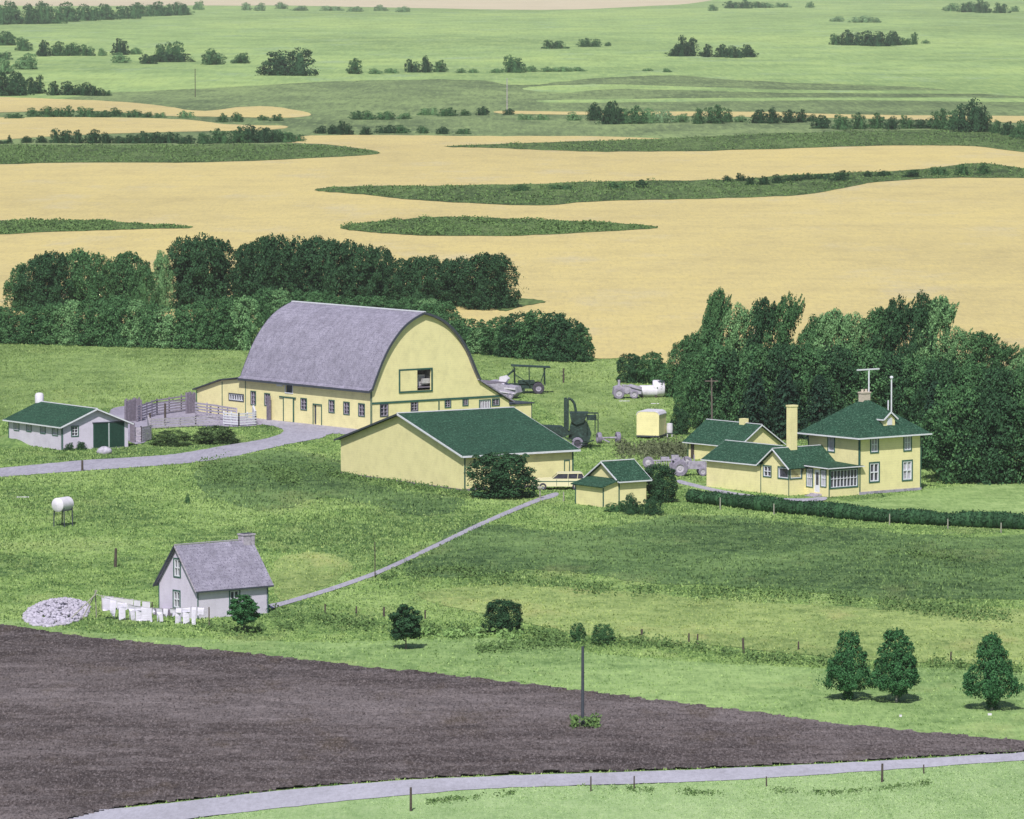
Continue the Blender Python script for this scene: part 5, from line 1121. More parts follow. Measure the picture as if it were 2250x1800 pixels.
# porch roof: gentle slope down towards the front
b = MB(); zf = zp + .03; zbk = zw - ov * qg + .35 * qg
slab(b, [(xp - .35, -.4, zf), (.25, -.4, zf), (.25, yp + .3, zw + .12), (xp - .35, yp + .3, zw + .12)], .1); b.build('porch_roof', 'greenroof', H.root)
b = MB(); edge(b, (xp - .35, -.44, zf + .05), (.25, -.44, zf + .05), .06, .14); edge(b, (xp - .39, -.4, zf + .05), (xp - .39, yp - .3, zw + .05), .06, .14); b.build('fascia', 'white', H.root)
b = MB()
for k, dxs in enumerate((.9, .6, .3)): b.box(xp - dxs, xp - dxs + .3 - .003, pdo[0] - .3, pdo[1] + .3, -.05, .08 * (k + 1))
b.build('doorstep', 'oldwood', H.root)
# tall chimney stack behind the wing
yc = yp + 1.9; xc = H.sx(yc, V('Z6', 781, 0)[0], 4); hw = abs(H.sx(yc, V('Z6', 812, 0)[0], 4) - H.sx(yc, V('Z6', 750, 0)[0], 4)) / 2 * .62
zct = H.sz(xc, yc, V('Z6', 0, 728)[1])
b = MB(); b.box(xc - hw, xc + hw, yc - .3, yc + .3, 2.0, zct - .15); b.box(xc - hw - .05, xc + hw + .05, yc - .35, yc + .35, zct - .147, zct); b.build('tall_chimney', 'yellow', H.root)

# ================= garage behind the wing
A = Bld('garage', 'small yellow outbuilding with patched green roof behind the farmhouse wing', 'outbuilding', V('Z6', 465, 0)[0], V('Z6', 0, 1075)[1], .80)
ay2 = A.sy(0, V('Z6', 165, 0)[0]); az1 = A.sz(0, ay2, V('Z6', 0, 938)[1]); axw = 5.4; azr = A.sz(axw / 2, 0, V('Z6', 0, 850)[1])
azr = max(azr, az1 + 1.4)
b = MB(); b.ext([(0, 0, -.3), (axw, 0, -.3), (axw, 0, az1), (axw / 2, 0, azr), (0, 0, az1)], (0, ay2, 0)); b.build('wall', 'yellow', A.root)
q = (azr - az1) / (axw / 2); b = MB(); ov = .35
for x_ in (-ov, axw + ov): slab(b, [(x_, -ov, az1 - ov * q + .03), (x_, ay2 + ov, az1 - ov * q + .03), (axw / 2, ay2 + ov, azr + .03), (axw / 2, -ov, azr + .03)], .1)
b.build('roof', 'greenroof', A.root)
b = MB(); edge(b, (-ov - .04, -ov, az1 - ov * q + .05), (-ov - .04, ay2 + ov, az1 - ov * q + .05), .07, .15); edge(b, (axw / 2, -ov, azr + .15), (axw / 2, ay2 + ov, azr + .15), .14, .05)
for x_ in (-ov, axw + ov): edge(b, (x_, -ov - .04, az1 - ov * q + .05), (axw / 2, -ov - .04, azr + .06), .06, .15)
b.build('fascia', 'white', A.root)
yv = A.sy(axw / 2, V('Z6', 497, 0)[0], azr); b = MB(); b.box(axw / 2 - .3, axw / 2 + .3, yv - .35, yv + .35, azr - .3, azr + .55); b.build('chimney', 'yellow', A.root)
dA = A.rect_px('y', 0, 'Z6', 185, 203, 945, 1030); b = MB(); A.obox(b, 'y', 0, dA[0], dA[1], .05, dA[3] - .1, .003, .05); b.build('door', 'wood', A.root)
A.strip('y', 0, ay2 - .07, 0, az1 - .1, .12)

# ------------------------------------------------------------------ posts, poles, fences
def pole(view, x, yt, yb, r, label, name='fence_post', cat='post', group=None, mat='wood', tilt=0.0, top=None):
    px, pb = V(view, x, yb); p = at(px, pb); _, pt = V(view, x, yt); b_ = (900 - pt) / F; h = HC + p.y * (b_ * CP - SP) / (CP + b_ * SP)
    b = MB(); b.cyl((0, 0, -.2), (tilt * h, 0, h), r, r * .8, 8)
    if top: top(b, tilt * h, h)
    o = b.build(name, mat); o.location = p; return tag(o, label, cat, group)
def cross(b, x, h): b.bar((x - .65, 0, h - .3), (x + .65, 0, h - .3), .1, .1)
pole('Y5', 1668, 520, 1030, .11, 'tall dark pole standing in the ploughed field', 'pole', 'pole', mat='trimdark')
pole('Z6', 310, 568, 1010, .10, 'weathered utility pole with crossbar beside the garage', 'utility_pole', 'utility pole', top=cross, tilt=-.012, mat='bark')
pole('P', 824, 1190, 1268, .045, 'thin pole standing beside the footpath', 'pole', 'pole')
pole('Y1', 780, 508, 635, .13, 'thick dark post alone in the meadow left of the grey cottage', 'post', 'post', tilt=.04)
pole('Y2', 975, 925, 1050, .12, 'dark post at the lower edge of the gravel drive', 'post', 'post')
pole('Z1', 822, 290, 410, .13, 'thin utility pole far away in the left pasture', 'utility_pole', 'utility pole')
pole('Z1', 2135, 330, 470, .13, 'pale utility pole far away near the centre', 'utility_pole', 'utility pole', mat='oldwood')
for k, (x, a, c) in enumerate(((357, 1275, 1350), (675, 1312, 1376), (1008, 1346, 1396), (1360, 1372, 1440), (1705, 1402, 1462), (2020, 1425, 1484))):
    pole('Z6', x, a, c, .06, f'pale fence post, {ordn(k)} from the left in front of the dark hedge', 'fence_post', 'post', 'fence posts in front of the hedge', 'palebark')
fp = [('Y5', 42, 250, 312), ('Y5', 240, 265, 325), ('Y5', 412, 270, 330), ('Y5', 673, 290, 345), ('Y5', 2043, 410, 470), ('Y6', 25, 210, 252), ('Y6', 288, 232, 282), ('Y6', 337, 236, 292), ('Y6', 593, 260, 345), ('Y6', 898, 278, 326), ('Y6', 1748, 335, 388)]
for k, (v_, x, a, c) in enumerate(fp):
    pole(v_, x, a, c, .07 + .02 * (k % 3 == 2), f'weathered fence post, {ordn(k)} from the left in the lower meadow fence', 'fence_post', 'post', 'fence posts across the lower meadow', tilt=random.uniform(-.04, .04))
for k, (x, a, c) in enumerate(((865, 1658, 1709), (1244, 1635, 1668), (1335, 1634, 1662), (1614, 1635, 1657), (1857, 1608, 1648), (1945, 1610, 1630))):
    pole('F', x, a, c, .08 if k in (0, 4) else .05, f'dark fence post, {ordn(k)} from the left below the road', 'fence_post', 'post', 'fence posts below the road', tilt=random.uniform(-.03, .03))
pole('Z5', 1100, 65, 190, .12, 'dark gate post at the corner of the wheat field', 'gate_post', 'post'); pole('Z5', 1042, 110, 215, .10, 'thinner gate post left of the wheat field corner', 'gate_post', 'post', tilt=.03)
pole('Z5', 1135, 60, 175, .08, 'leaning rail post right of the wheat field corner', 'gate_post', 'post', tilt=.05)
def bushy(b, x, h):
    for k in range(10):
        a = k * 1.3; b.cyl((x, 0, h * (.35 + .05 * k)), (x + .5 * math.cos(a), .5 * math.sin(a), h * (.45 + .05 * k)), .03, .01, 5)
pole('Z5', 917, 268, 395, .10, 'dead forked stump post in the machine yard grass', 'stump_post', 'post', top=bushy)
for k, (x, a, c, t_) in enumerate(((718, 1278, 1372, True), (918, 1312, 1392, False))):
    def hd(b, x_, h, t_=t_):
        if t_: b.lathe([(.01, h + .15), (.2, h + .12), (.26, h), (.2, h - .15), (.05, h - .2)], (x_, 0, 0), n=10)
    pole('Z5', x, a, c, .07, ['short pale post with round white top at the end of the footpath', 'short pale post between footpath and small shed'][k], 'gate_post', 'post', None, 'palebark', top=hd)
for k, (x, a, c) in enumerate(((1015, 1255, 1352), (1118, 1190, 1330), (1425, 1210, 1272))):
    pole('Z3', x, a, c, .13, f'dark upright corral post, {ordn(k)} from the left inside the grey corral', 'corral_post', 'post', 'dark posts of the corral')
pole('Z5', 1805, 395, 500, .16, 'pale broken tree stump right of the lying tank', 'stump', 'stump', mat='palebark')

def board_fence(name, label, pts, h, boards, mat, step=2.0, bh=.16, postm='oldwood', gap=None):
    """pts: ground points in px of the photo"""
    W = [at(*p) for p in pts]; c = W[0]; t = empty(name, c, 0, label, 'fence')
    for a, q_ in zip(W, W[1:]):
        a = a - c; q_ = q_ - c; L = (q_ - a).length; n = max(1, round(L / step))
        d = (q_ - a).normalized(); nn = Vector((-d.y, d.x, 0)); nn = nn if nn.y < 0 else -nn
        b = MB()
        for k in range(boards):
            z = h * (k + .75) / boards
            b.bar(a + nn * .09 + Vector((0, 0, z)), q_ + nn * .09 + Vector((0, 0, z + rs.uniform(-.04, .04))), .04, bh)
        b.build('rails', mat, t)
        for k in range(n + 1):
            p = a.lerp(q_, k / n); b = MB(); b.bar(p + Vector((0, 0, -.1)), p + Vector((0, 0, h * rs.uniform(1.0, 1.12))), .14, .14); b.build('post', postm, t)
    return t
board_fence('corral_fence', 'weathered grey board fence running behind the corral from poultry house to barn', [(300, 928), (345, 913), (425, 901)], 1.7, 6, 'oldwood', 2.6, .17, 'darkboards')
board_fence('corral_fence', 'low grey board fence along the lower edge of the corral', [(330, 944), (430, 938), (482, 936)], 1.1, 4, 'oldwood', 2.2, .16)
board_fence('corral_fence', 'pale board fence of the cattle pen against the barn lean-to', [(430, 915), (480, 922), (520, 928)], 1.5, 5, 'oldwood', 2.2, .2)
board_fence('cattle_chute', 'pale slatted cattle chute at the barn corner', [(492, 934), (525, 937), (562, 934), (556, 918)], 1.35, 5, 'white', 1.5, .15, 'white')
board_fence('pen_fence', 'short pale picket pen beside the poultry house', [(291, 972), (310, 972), (331, 968), (326, 945)], 1.5, 6, 'oldwood', 1.2, .22)
def panel(name, label, pts, h, mat, cat='windbreak'):
    W = [at(*p) for p in pts]; c = W[0]; b = MB()
    for a, q_ in zip(W, W[1:]):
        a, q_ = a - c, q_ - c; L = (q_ - a).length; n = int(L / .22)
        for k in range(n):
            p = a.lerp(q_, (k + .5) / n); b.bar(p + Vector((0, 0, -.05)), p + Vector((0, 0, h * rs.uniform(.9, 1.05))), .20, .07)
    o = b.build(name, mat); o.location = c; return tag(o, label, cat)
panel('windbreak', 'tall dark board windbreak between poultry house and corral fence', [(274, 928), (300, 925), (312, 926)], 2.4, 'darkboards')
panel('windbreak', 'tall dark board windbreak at the left corner of the barn lean-to', [(408, 910), (430, 908)], 2.3, 'darkboards')
panel('loading_gate', 'dark board gate against the right wall of the poultry house', [(286, 972), (296, 973)], 2.0, 'darkboards', 'gate')
# boulder, tank, stone pile
def rock(seed, s):
    r = np.random.default_rng(seed); return ico_core(np.zeros(3), np.array(s), r)
c_, f_ = rock(3, (.75, .6, .55)); o = np_mesh('boulder', c_, f_, 'stone', smooth=True); o.location = atv('Y2', 1240, 845) + Vector((0, 0, .2)); tag(o, 'pale round boulder on the grass before the green doors', 'boulder')
p = at(*V('Y1', 400, 362)); t = empty('fuel_tank', p, 0, 'white fuel tank raised on four legs in the left meadow', 'tank')
t.rotation_euler = (0, 0, R(60))
hT = 1.35
b = MB(); prof_ = [(.02, -.05), (.46, 0), (.62, .12), (.62, 1.72), (.46, 1.84), (.02, 1.89)]; b.lathe([(r_, y_ - .35) for r_, y_ in prof_], (0, 0, hT + .55), 'x', 20); b.build('drum', 'tank', t, smooth=True)
for x_ in (0, 1.25):
    for y_ in (-.5, .5): b = MB(); b.cyl((x_, y_ * 1.1, -.1), (x_, y_, hT + .5), .055, n=7); b.build('leg', 'trimdark', t)
b = MB(); b.bar((0, -.55, hT + .05), (0, .55, hT + .05), .1); b.bar((1.25, -.55, hT + .05), (1.25, .55, hT + .05), .1); b.bar((0, -.52, hT + .05), (1.25, -.52, hT + .05), .08); b.build('cradle', 'trimdark', t)
r = np.random.default_rng(12); vs, fs, base = [], [], 0; c0 = atv('Y1', 385, 950)
for i in range(1100):
    a = r.uniform(0, 6.28); q_ = math.sqrt(r.random()); s_ = r.uniform(.09, .23)
    co, f_ = ico_core(np.zeros(3), np.array((s_, s_, s_ * .8)) * r.uniform(.7, 1.2, 3), r)
    hh = .7 * (1 - q_ ** 2.2) * r.uniform(.2, 1)
    vs.append(co + np.array((q_ * math.cos(a) * 2.35, q_ * math.sin(a) * 9, hh + .05))); fs.append(f_ + base); base += len(co)
o = np_mesh('stone_pile', np.concatenate(vs), np.concatenate(fs), 'stone'); o.location = c0; tag(o, 'oval heap of pale field stones at the left below the cottage', None, None, 'stuff')

# ------------------------------------------------------------------ clothesline and washing
def zrow(p, py): b_ = (900 - py) / F; return HC + p.y * (b_ * CP - SP) / (CP + b_ * SP)
A0 = atv('Y1', 650, 975); A1 = atv('Y1', 1415, 1030); A0.y = A1.y + 6 * .4; A0 = at(V('Y1', 650, 975)[0], V('Y1', 0, 985)[1])
zA0 = zrow(A0, V('Y1', 0, 818)[1]); zA1 = zrow(A1, V('Y1', 0, 915)[1])
t = empty('clothesline', A0, 0, 'sagging clothesline from crossed poles beside the stones to a post', 'clothesline'); dA1 = A1 - A0
b = MB(); b.cyl((-1.1, -.5, -.1), (.1, 0, zA0 + .3), .05, n=6); b.cyl((.0, .6, -.1), (-.05, 0, zA0 + .3), .05, n=6); b.cyl((-1.9, -2.5, .1), (0, 0, zA0), .05, n=6); b.build('crossed_poles', 'palebark', t)
b = MB(); b.cyl(dA1 + Vector((0, 0, -.1)), dA1 + Vector((0, 0, zA1 + .1)), .05, n=6); b.build('post', 'bark', t)
def wire_pt(u): 
    q_ = Vector((0, 0, zA0)).lerp(dA1 + Vector((0, 0, zA1)), u); q_.z -= 1.15 * math.sin(math.pi * min(u * 1.15, 1)) * .45; return q_
b = MB()
for k in range(16): b.cyl(wire_pt(k / 16), wire_pt((k + 1) / 16), .018, n=4, cap=False)
b.build('line', 'oldwood', t)
def cloth(name, label, u, w, h, kind, cat):
    """a hanging garment, a waved closed sheet with the outline of its kind"""
    ca = wire_pt(u) + A0; da = (wire_pt(min(u + .02, 1)) - wire_pt(u)); ang = math.atan2(da.y, da.x)
    shapes = {'shirt': [(-.5, 0), (.5, 0), (.62, -.34), (.42, -.40), (.34, -.26), (.32, -1), (-.32, -1), (-.34, -.26), (-.42, -.40), (-.62, -.34)],
              'trousers': [(-.42, 0), (.42, 0), (.46, -1), (.10, -1), (0, -.38), (-.10, -1), (-.46, -1)],
              'sheet': [(-.5, 0), (.5, 0), (.47, -.5), (.5, -1), (0, -.94), (-.5, -1), (-.46, -.5)],
              'towel': [(-.5, 0), (.5, 0), (.44, -.6), (.30, -1), (-.25, -.96), (-.48, -.6)],
              'sock': [(-.4, 0), (.4, 0), (.3, -.6), (.9, -.85), (.8, -1), (-.3, -.95)]}
    pts = shapes[kind]; dense = []
    for i in range(len(pts)):
        a, c = pts[i], pts[(i + 1) % len(pts)]
        for j in range(4): dense.append((a[0] + (c[0] - a[0]) * j / 4, a[1] + (c[1] - a[1]) * j / 4))
    b = MB(); b.ext([(x * w, 0, z * h) for x, z in dense], (0, .03, 0))
    ph = rs.uniform(0, 6)
    b.v = [(x, y + .20 * math.sin(x / w * 7 + ph) * (-z / h) ** .5 - .25 * (z / h) * rs.uniform(.9, 1.1) * .3, z) for x, y, z in b.v]
    o = b.build(name, 'cloth', None); o.location = ca; o.rotation_euler = (0, 0, ang); return tag(o, label, cat, 'washing on the front clothesline')
items = [('bed_sheet', 'sheet', .10, 1.0, 1.0), ('towel', 'towel', .155, .55, 1.35), ('shirt', 'shirt', .235, .8, 1.35), ('trousers', 'trousers', .31, .6, 1.3), ('shirt', 'shirt', .375, .7, 1.2), ('bed_sheet', 'sheet', .45, .95, 1.15), ('sock', 'sock', .51, .2, .4),
         ('trousers', 'trousers', .56, .6, 1.25), ('towel', 'towel', .62, .4, .7), ('towel', 'towel', .675, .45, .6), ('trousers', 'trousers', .735, .6, 1.4), ('shirt', 'shirt', .80, .7, 1.3), ('towel', 'towel', .87, .4, 1.6), ('towel', 'sheet', .93, .6, .6)]
for k, (nm, kd, u, w_, h_) in enumerate(items):
    w_ *= .95; cloth(nm, f'white {nm.replace("_", " ")} hanging {ordn(k)} from the crossed poles on the front clothesline', u, w_, h_, kd, nm.replace('_', ' '))
bk0, bk1 = atv('Y1', 690, 925), atv('Y1', 1030, 925)
t = empty('clothesline', bk0, 0, 'shorter clothesline behind the first, nearer the cottage', 'clothesline'); z0_, z1_ = zrow(bk0, V('Y1', 0, 825)[1]), zrow(bk1, V('Y1', 0, 872)[1])
b = MB(); b.cyl((0, 0, -.1), (0, 0, z0_), .05, n=6); b.build('post', 'palebark', t); b = MB(); b.cyl((bk1 - bk0) + Vector((0, 0, -.1)), (bk1 - bk0) + Vector((0, 0, z1_)), .05, n=6); b.build('post', 'wood', t)
b = MB(); b.cyl((0, 0, z0_ - .02), (bk1 - bk0) + Vector((0, 0, z1_ - .02)), .016, n=4); b.build('line', 'oldwood', t)
for k, (u, w_, h_, nm, kd) in enumerate(((.14, .7, .9, 'towel', 'sheet'), (.32, .8, .8, 'blanket', 'sheet'), (.52, .8, .8, 'blanket', 'sheet'), (.70, .5, .8, 'towel', 'towel'), (.88, .6, 1.2, 'shirt', 'shirt'))):
    b = MB(); b.ext([(-.5 * w_, 0, 0), (.5 * w_, 0, 0), (.46 * w_, .05, -h_), (0, .1, -h_ * .95), (-.48 * w_, .03, -h_)], (0, .03, 0)); o = b.build(nm, 'cloth' if kd != 'sheet' or k == 0 else 'tank')
    o.location = bk0 + (bk1 - bk0) * u + Vector((0, 0, z0_ + (z1_ - z0_) * u - .03)); tag(o, f'white {nm} hanging {ordn(k)} from the left on the back clothesline', nm, 'washing on the back clothesline')

# ------------------------------------------------------------------ vehicles and machines
def wheel(parent, x, y, r_, w_, tm='tyre', rm='rim', name='wheel', axis='y', hub=.55):
    b = MB(); pr = [(r_ * hub, -w_ / 2), (r_ * .9, -w_ / 2), (r_, -w_ * .3), (r_, w_ * .3), (r_ * .9, w_ / 2), (r_ * hub, w_ / 2), (r_ * hub, -w_ / 2)]
    b.lathe(pr, (x, y, r_), axis, 22); wo_ = b.build(name, tm, parent, smooth=True)
    b = MB(); b.lathe([(.01, -w_ * .3), (r_ * .2, -w_ * .36), (r_ * .25, -w_ * .2), (r_ * hub, -w_ * .3), (r_ * hub, w_ * .3), (r_ * .25, w_ * .2), (r_ * .2, w_ * .36), (.01, w_ * .3)], (x, y, r_), axis, 16); b.build('rim', rm, wo_, smooth=True)
    return wo_
# car: faces left, side on
cp = atv('Z5', 655, 1300); t = empty('parked_car', cp, R(2), 'cream station wagon with green side stripe parked between the two sheds', 'car')
def car():
    Lc, wc = 5.1, 1.8
    side = [(0, .45), (.02, .85), (.25, .98), (1.75, 1.06), (4.9, 1.05), (5.1, .85), (5.1, .42), (4.6, .35), (.5, .35)]
    b = MB(); b.ext([(x, 0, z) for x, z in side], (0, wc, 0)); b.build('body', 'carpaint', t)
    b = MB(); b.ext([(1.85, .1, 1.063), (2.35, .1, 1.50), (4.55, .1, 1.52), (4.85, .1, 1.063)], (0, wc - .2, 0)); b.build('window_glass', 'glass', t)
    b = MB(); b.ext([(2.28, .06, 1.50), (2.5, .06, 1.60), (4.4, .06, 1.62), (4.62, .06, 1.52)], (0, wc - .12, 0)); 
    for x0, x1 in ((1.80, 2.34), (3.25, 3.33), (4.12, 4.25), (4.85, 4.6)):
        b.bar((x0 if x0 < 2 else x0, .085, 1.06), (x1 if x0 < 2 else (x0 + x1) / 2 if x0 < 4.5 else x1, .085, 1.51), .08, .05)
    b.build('roof', 'carpaint', t)
    b = MB(); b.box(.1, 4.95, -.02, -.003, .78, .86); b.box(2.2, 2.24, -.014, -.003, .42, 1.0); b.box(3.3, 3.33, -.014, -.003, .42, 1.0); b.build('side_stripe', 'trimgreen', t)
    b = MB(); b.box(-.1, .05, -.02, wc + .02, .38, .52); b.box(5.08, 5.2, -.02, wc + .02, .38, .52); b.build('bumper', 'chrome', t)
    for y_ in (.25, wc - .25): b = MB(); b.lathe([(.01, -.05), (.12, -.03), (.13, .04)], (.0, y_, .74), 'x', 12); b.build('headlight', 'white', t)
    for x_ in (.95, 4.0):
        for y_ in (.06, wc - .06): wheel(t, x_, y_, .34, .2, 'tyre', 'chrome')
car()
# tractor beside the farmhouse wing (side on, faces right)
def tractor(t, body='greymetal', tm='tyrepale', canopy=False):
    for y_ in (0, 1.6): wheel(t, 0, y_, .78, .36, tm, 'rim', hub=.5)
    for y_ in (.25, 1.35): wheel(t, 2.25, y_, .42, .2, tm, 'rim')
    b = MB(); b.box(-.1, 1.0, .45, 1.15, .65, 1.05); b.box(.9, 2.6, .5, 1.1, .65, 1.35); b.box(2.55, 2.68, .5, 1.1, .7, 1.3); b.cyl((1.5, .8, 1.35), (1.5, .8, 2.0), .05, n=8); b.cyl((0, -.1, .78), (0, 1.7, .78), .09, n=8)
    b.cyl((2.25, .3, .42), (2.25, 1.3, .42), .06, n=8); b.build('body', body, t)
    b = MB(); b.ext([(-.55, .1, 1.5), (.1, .1, 1.68), (.65, .1, 1.45), (.6, .1, 1.38), (.1, .1, 1.6), (-.5, .1, 1.42)], (0, .3, 0)); b.ext([(-.55, 1.2, 1.5), (.1, 1.2, 1.68), (.65, 1.2, 1.45), (.6, 1.2, 1.38), (.1, 1.2, 1.6), (-.5, 1.2, 1.42)], (0, .3, 0)); b.build('mudguard', body, t)
    b = MB(); b.box(-.25, .2, .58, 1.02, 1.1, 1.25); b.box(-.3, -.2, .58, 1.02, 1.25, 1.55); b.build('seat', 'tyre', t)
    b = MB(); b.cyl((.75, .8, 1.25), (.6, .8, 1.6), .025, n=6); b.lathe([(.17, -.02), (.21, 0), (.17, .02)], (.6, .8, 1.6), 'x', 12); b.build('steering_wheel', 'tyre', t)
    if canopy:
        b = MB()
        for x_, y_ in ((-.5, .2), (-.5, 1.4), (1.3, .2), (1.3, 1.4)): b.cyl((x_, y_, .9), (x_, y_, 2.9), .05, n=6)
        b.bar((-.5, .2, 2.2), (1.3, .2, 1.7), .07); b.build('canopy_frame', body, t)
        b = MB(); b.box(-.8, 1.9, 0, 1.6, 2.9, 3.0); b.build('canopy', body, t)
tp = at(*V('Z6', 118, 1152)); t = empty('tractor', tp, R(8), 'grey old tractor with a big rear wheel beside the farmhouse wing', 'tractor'); tractor(t)
# hay rake left of it
ip = at(*V('Z5', 1700, 1110)); t = empty('hay_rake', ip, R(5), 'rusty grey hay rake behind the small shed left of the tractor', 'farm implement')
b = MB(); b.cyl((-.6, 0, .7), (2.9, 0, .75), .06, n=8); b.bar((0, -.1, .5), (2.6, .9, .95), .09); b.box(.5, 1.3, .1, .8, .6, 1.0); b.box(1.5, 2.2, -.1, .5, .7, 1.2); b.build('frame', 'greymetal', t)
b = MB()
for k in range(14):
    x = -.5 + k * .24; pr_ = Vector((x, 0, .7))
    for q_ in range(5):
        a = R(60 + q_ * 38); nx_ = Vector((x, -.45 + .55 * math.cos(a) + .2, .35 + .35 * math.sin(a))); b.cyl(pr_, nx_, .022, n=4, cap=False); pr_ = nx_
b.build('tines', 'greymetal', t); wheel(t, -.75, 0, .55, .12, 'tyrepale'); wheel(t, 2.95, 0, .55, .12, 'tyrepale')
# canopied green tractor in the machine yard
mp_ = at(*V('Z5', 705, 487)); t = empty('canopy_tractor', mp_ , R(183), 'dark green canopied harvester tractor in the yard right of the barn', 'tractor')
for y_ in (0, -1.7): wheel(t, 0, y_, .66, .34, 'tyre', 'greymetal', hub=.5)
for y_ in (-.2, -1.5): wheel(t, 2.9, y_, .4, .2, 'tyre', 'greymetal')
b = MB(); b.box(-.2, 3.2, -1.35, -.35, .6, 1.15); b.box(.4, 2.2, -1.5, -.2, 1.15, 1.5); b.cyl((0, .1, .66), (0, -1.8, .66), .08, n=8); b.build('body', 'machine', t)
b = MB()
for x_, y_ in ((-.75, -.1), (-.75, -1.6), (1.0, -.1), (2.6, -.1), (2.6, -1.6)): b.cyl((x_, y_, 1.0), (x_ + .05, y_, 3.0), .06, n=6)
b.bar((2.6, -.1, 2.9), (4.9, -.5, .9), .12); b.bar((2.6, -1.5, 2.6), (4.9, -.9, .8), .12); b.bar((1, -.1, 1.2), (2.6, -.1, 2.2), .1); b.bar((-.8, -.1, 3.0), (-.2, -.1, 1.1), .1); b.build('canopy_frame', 'machine', t)
b = MB(); b.ext([(-1.35, .1, 2.92), (3.0, .1, 3.12), (3.0, .1, 3.26), (-1.35, .1, 3.04)], (0, -1.9, 0)); b.build('canopy', 'machine', t)
b = MB(); b.cyl((2.4, -1.9, .55), (2.4, .5, .55), .35, n=12); b.box(1.5, 4.8, -1.5, -.2, .35, .55); b.build('pickup_drum', 'machine', t)
# grey covered machine next to the barn lean-to
gp = atv('Z5', 400, 525); t = empty('hay_mower', gp, R(-22), 'grey sheeted mower leaning by the right end of the barn', 'farm implement')
b = MB(); b.ext([(-1.9, 0, 1.2), (-1.5, 0, 2.0), (-.6, 0, 1.9), (.2, 0, 1.5), (1.5, 0, 1.35), (1.7, 0, .7), (1.1, 0, .1), (-.2, 0, .25), (-1.4, 0, .5)], (0, 1.7, 0)); b.build('cover', 'greymetal', t)
b = MB(); b.ext([(-.6, .4, 1.9), (-.5, .4, 2.4), (.1, .4, 2.55), (.5, .4, 2.2), (.2, .4, 1.8), (-.1, .4, 1.5)], (0, .7, 0)); b.bar((0, .1, 1.2), (1.6, -.2, 1.1), .12); b.bar((-1.2, -.05, .9), (1.5, -.1, .6), .1); b.build('hood', 'tank', t)
wheel(t, -1.0, -.1, .4, .2, 'tyrepale'); wheel(t, 1.0, -.1, .35, .2, 'tyrepale')
# combine harvester, dark green, behind the machine shed
kp = atv('Z5', 1035, 950); t = empty('combine_harvester', kp, 0, 'dark green pull combine with tall unloading spout behind the machine shed', 'combine harvester')
wheel(t, 0, 0, .58, .3, 'tyrepale', 'tyre', hub=.62); wheel(t, .6, 2.4, .5, .3, 'tyrepale', 'tyre')
b = MB(); b.ext([(-.9, .3, 1.0), (-.2, .3, .75), (1.2, .3, .8), (1.4, .3, 1.5), (1.1, .3, 2.3), (.7, .3, 2.9), (-.5, .3, 2.9), (-.7, .3, 2.3)], (0, 1.6, 0)); b.build('body', 'machine', t)
b = MB(); b.ext([(-.8, .1, 3.6), (1.1, .1, 3.6), (.6, .1, 2.65), (-.1, .1, 2.4), (-.6, .1, 2.7)], (0, 2.0, 0)); b.build('grain_hopper', 'machine', t)
b = MB(); b.ext([(-1.35, .4, 1.9), (-.85, .4, 1.9), (-.85, .4, 4.9), (-1.2, .4, 5.1), (-1.35, .4, 5.0)], (0, .5, 0)); pr_ = Vector((-.95, .7, 5.0))
for q_ in ((-.6, .7, 4.9), (-.3, .7, 4.5), (-.15, .7, 3.7)): b.cyl(pr_, q_, .13, n=8); pr_ = Vector(q_)
b.build('unloading_spout', 'machine', t)
b = MB(); b.ext([(-.6, 0, 1.5), (-1.9, 0, 1.0), (-4.6, 0, 1.7), (-4.2, 0, 2.3), (-1.6, 0, 2.2)], (0, 2.2, 0)); b.bar((-.4, -.1, .7), (-2.2, -.1, 1.7), .1); b.bar((-.2, -.1, .5), (-1.5, -.1, 1.4), .08); b.bar((.2, 0, .55), (1.6, -.6, .9), .14); b.bar((.3, -.1, .3), (1.3, -.3, .8), .1); b.build('header', 'machine', t)
b = MB()
for x_ in (.95, 1.75, 2.05): b.cyl((x_, .1, 3.5), (x_, .1, 1.6), .05, n=6)
b.bar((.9, .1, 3.55), (2.1, .1, 3.55), .08); b.bar((.9, .1, 2.9), (2.1, .1, 2.9), .08); b.bar((1.75, .1, 3.5), (1.75, 1.6, 3.5), .08); b.bar((.9, 1.6, 3.5), (2.1, 1.6, 3.5), .08); b.box(1.0, 1.9, .15, 1.5, 2.88, 3.3); b.build('platform', 'machine', t)
# wheel pair on an axle
wp = atv('Z5', 1218, 905); t = empty('wheel_axle', wp, R(12), 'pair of pale spare wheels on an axle right of the combine', 'axle')
for x_ in (0, 1.95):
    wheel(t, x_, 0, .58, .42, 'tyrepale', 'rim', axis='x'); 
wheel(t, .12, .9, .5, .3, 'tyrepale', 'rim', axis='x')
b = MB(); b.cyl((0, 0, .58), (1.95, 0, .58), .09, n=8); b.bar((.3, 0, .5), (.9, -.8, .2), .1); b.build('axle', 'greymetal', t)
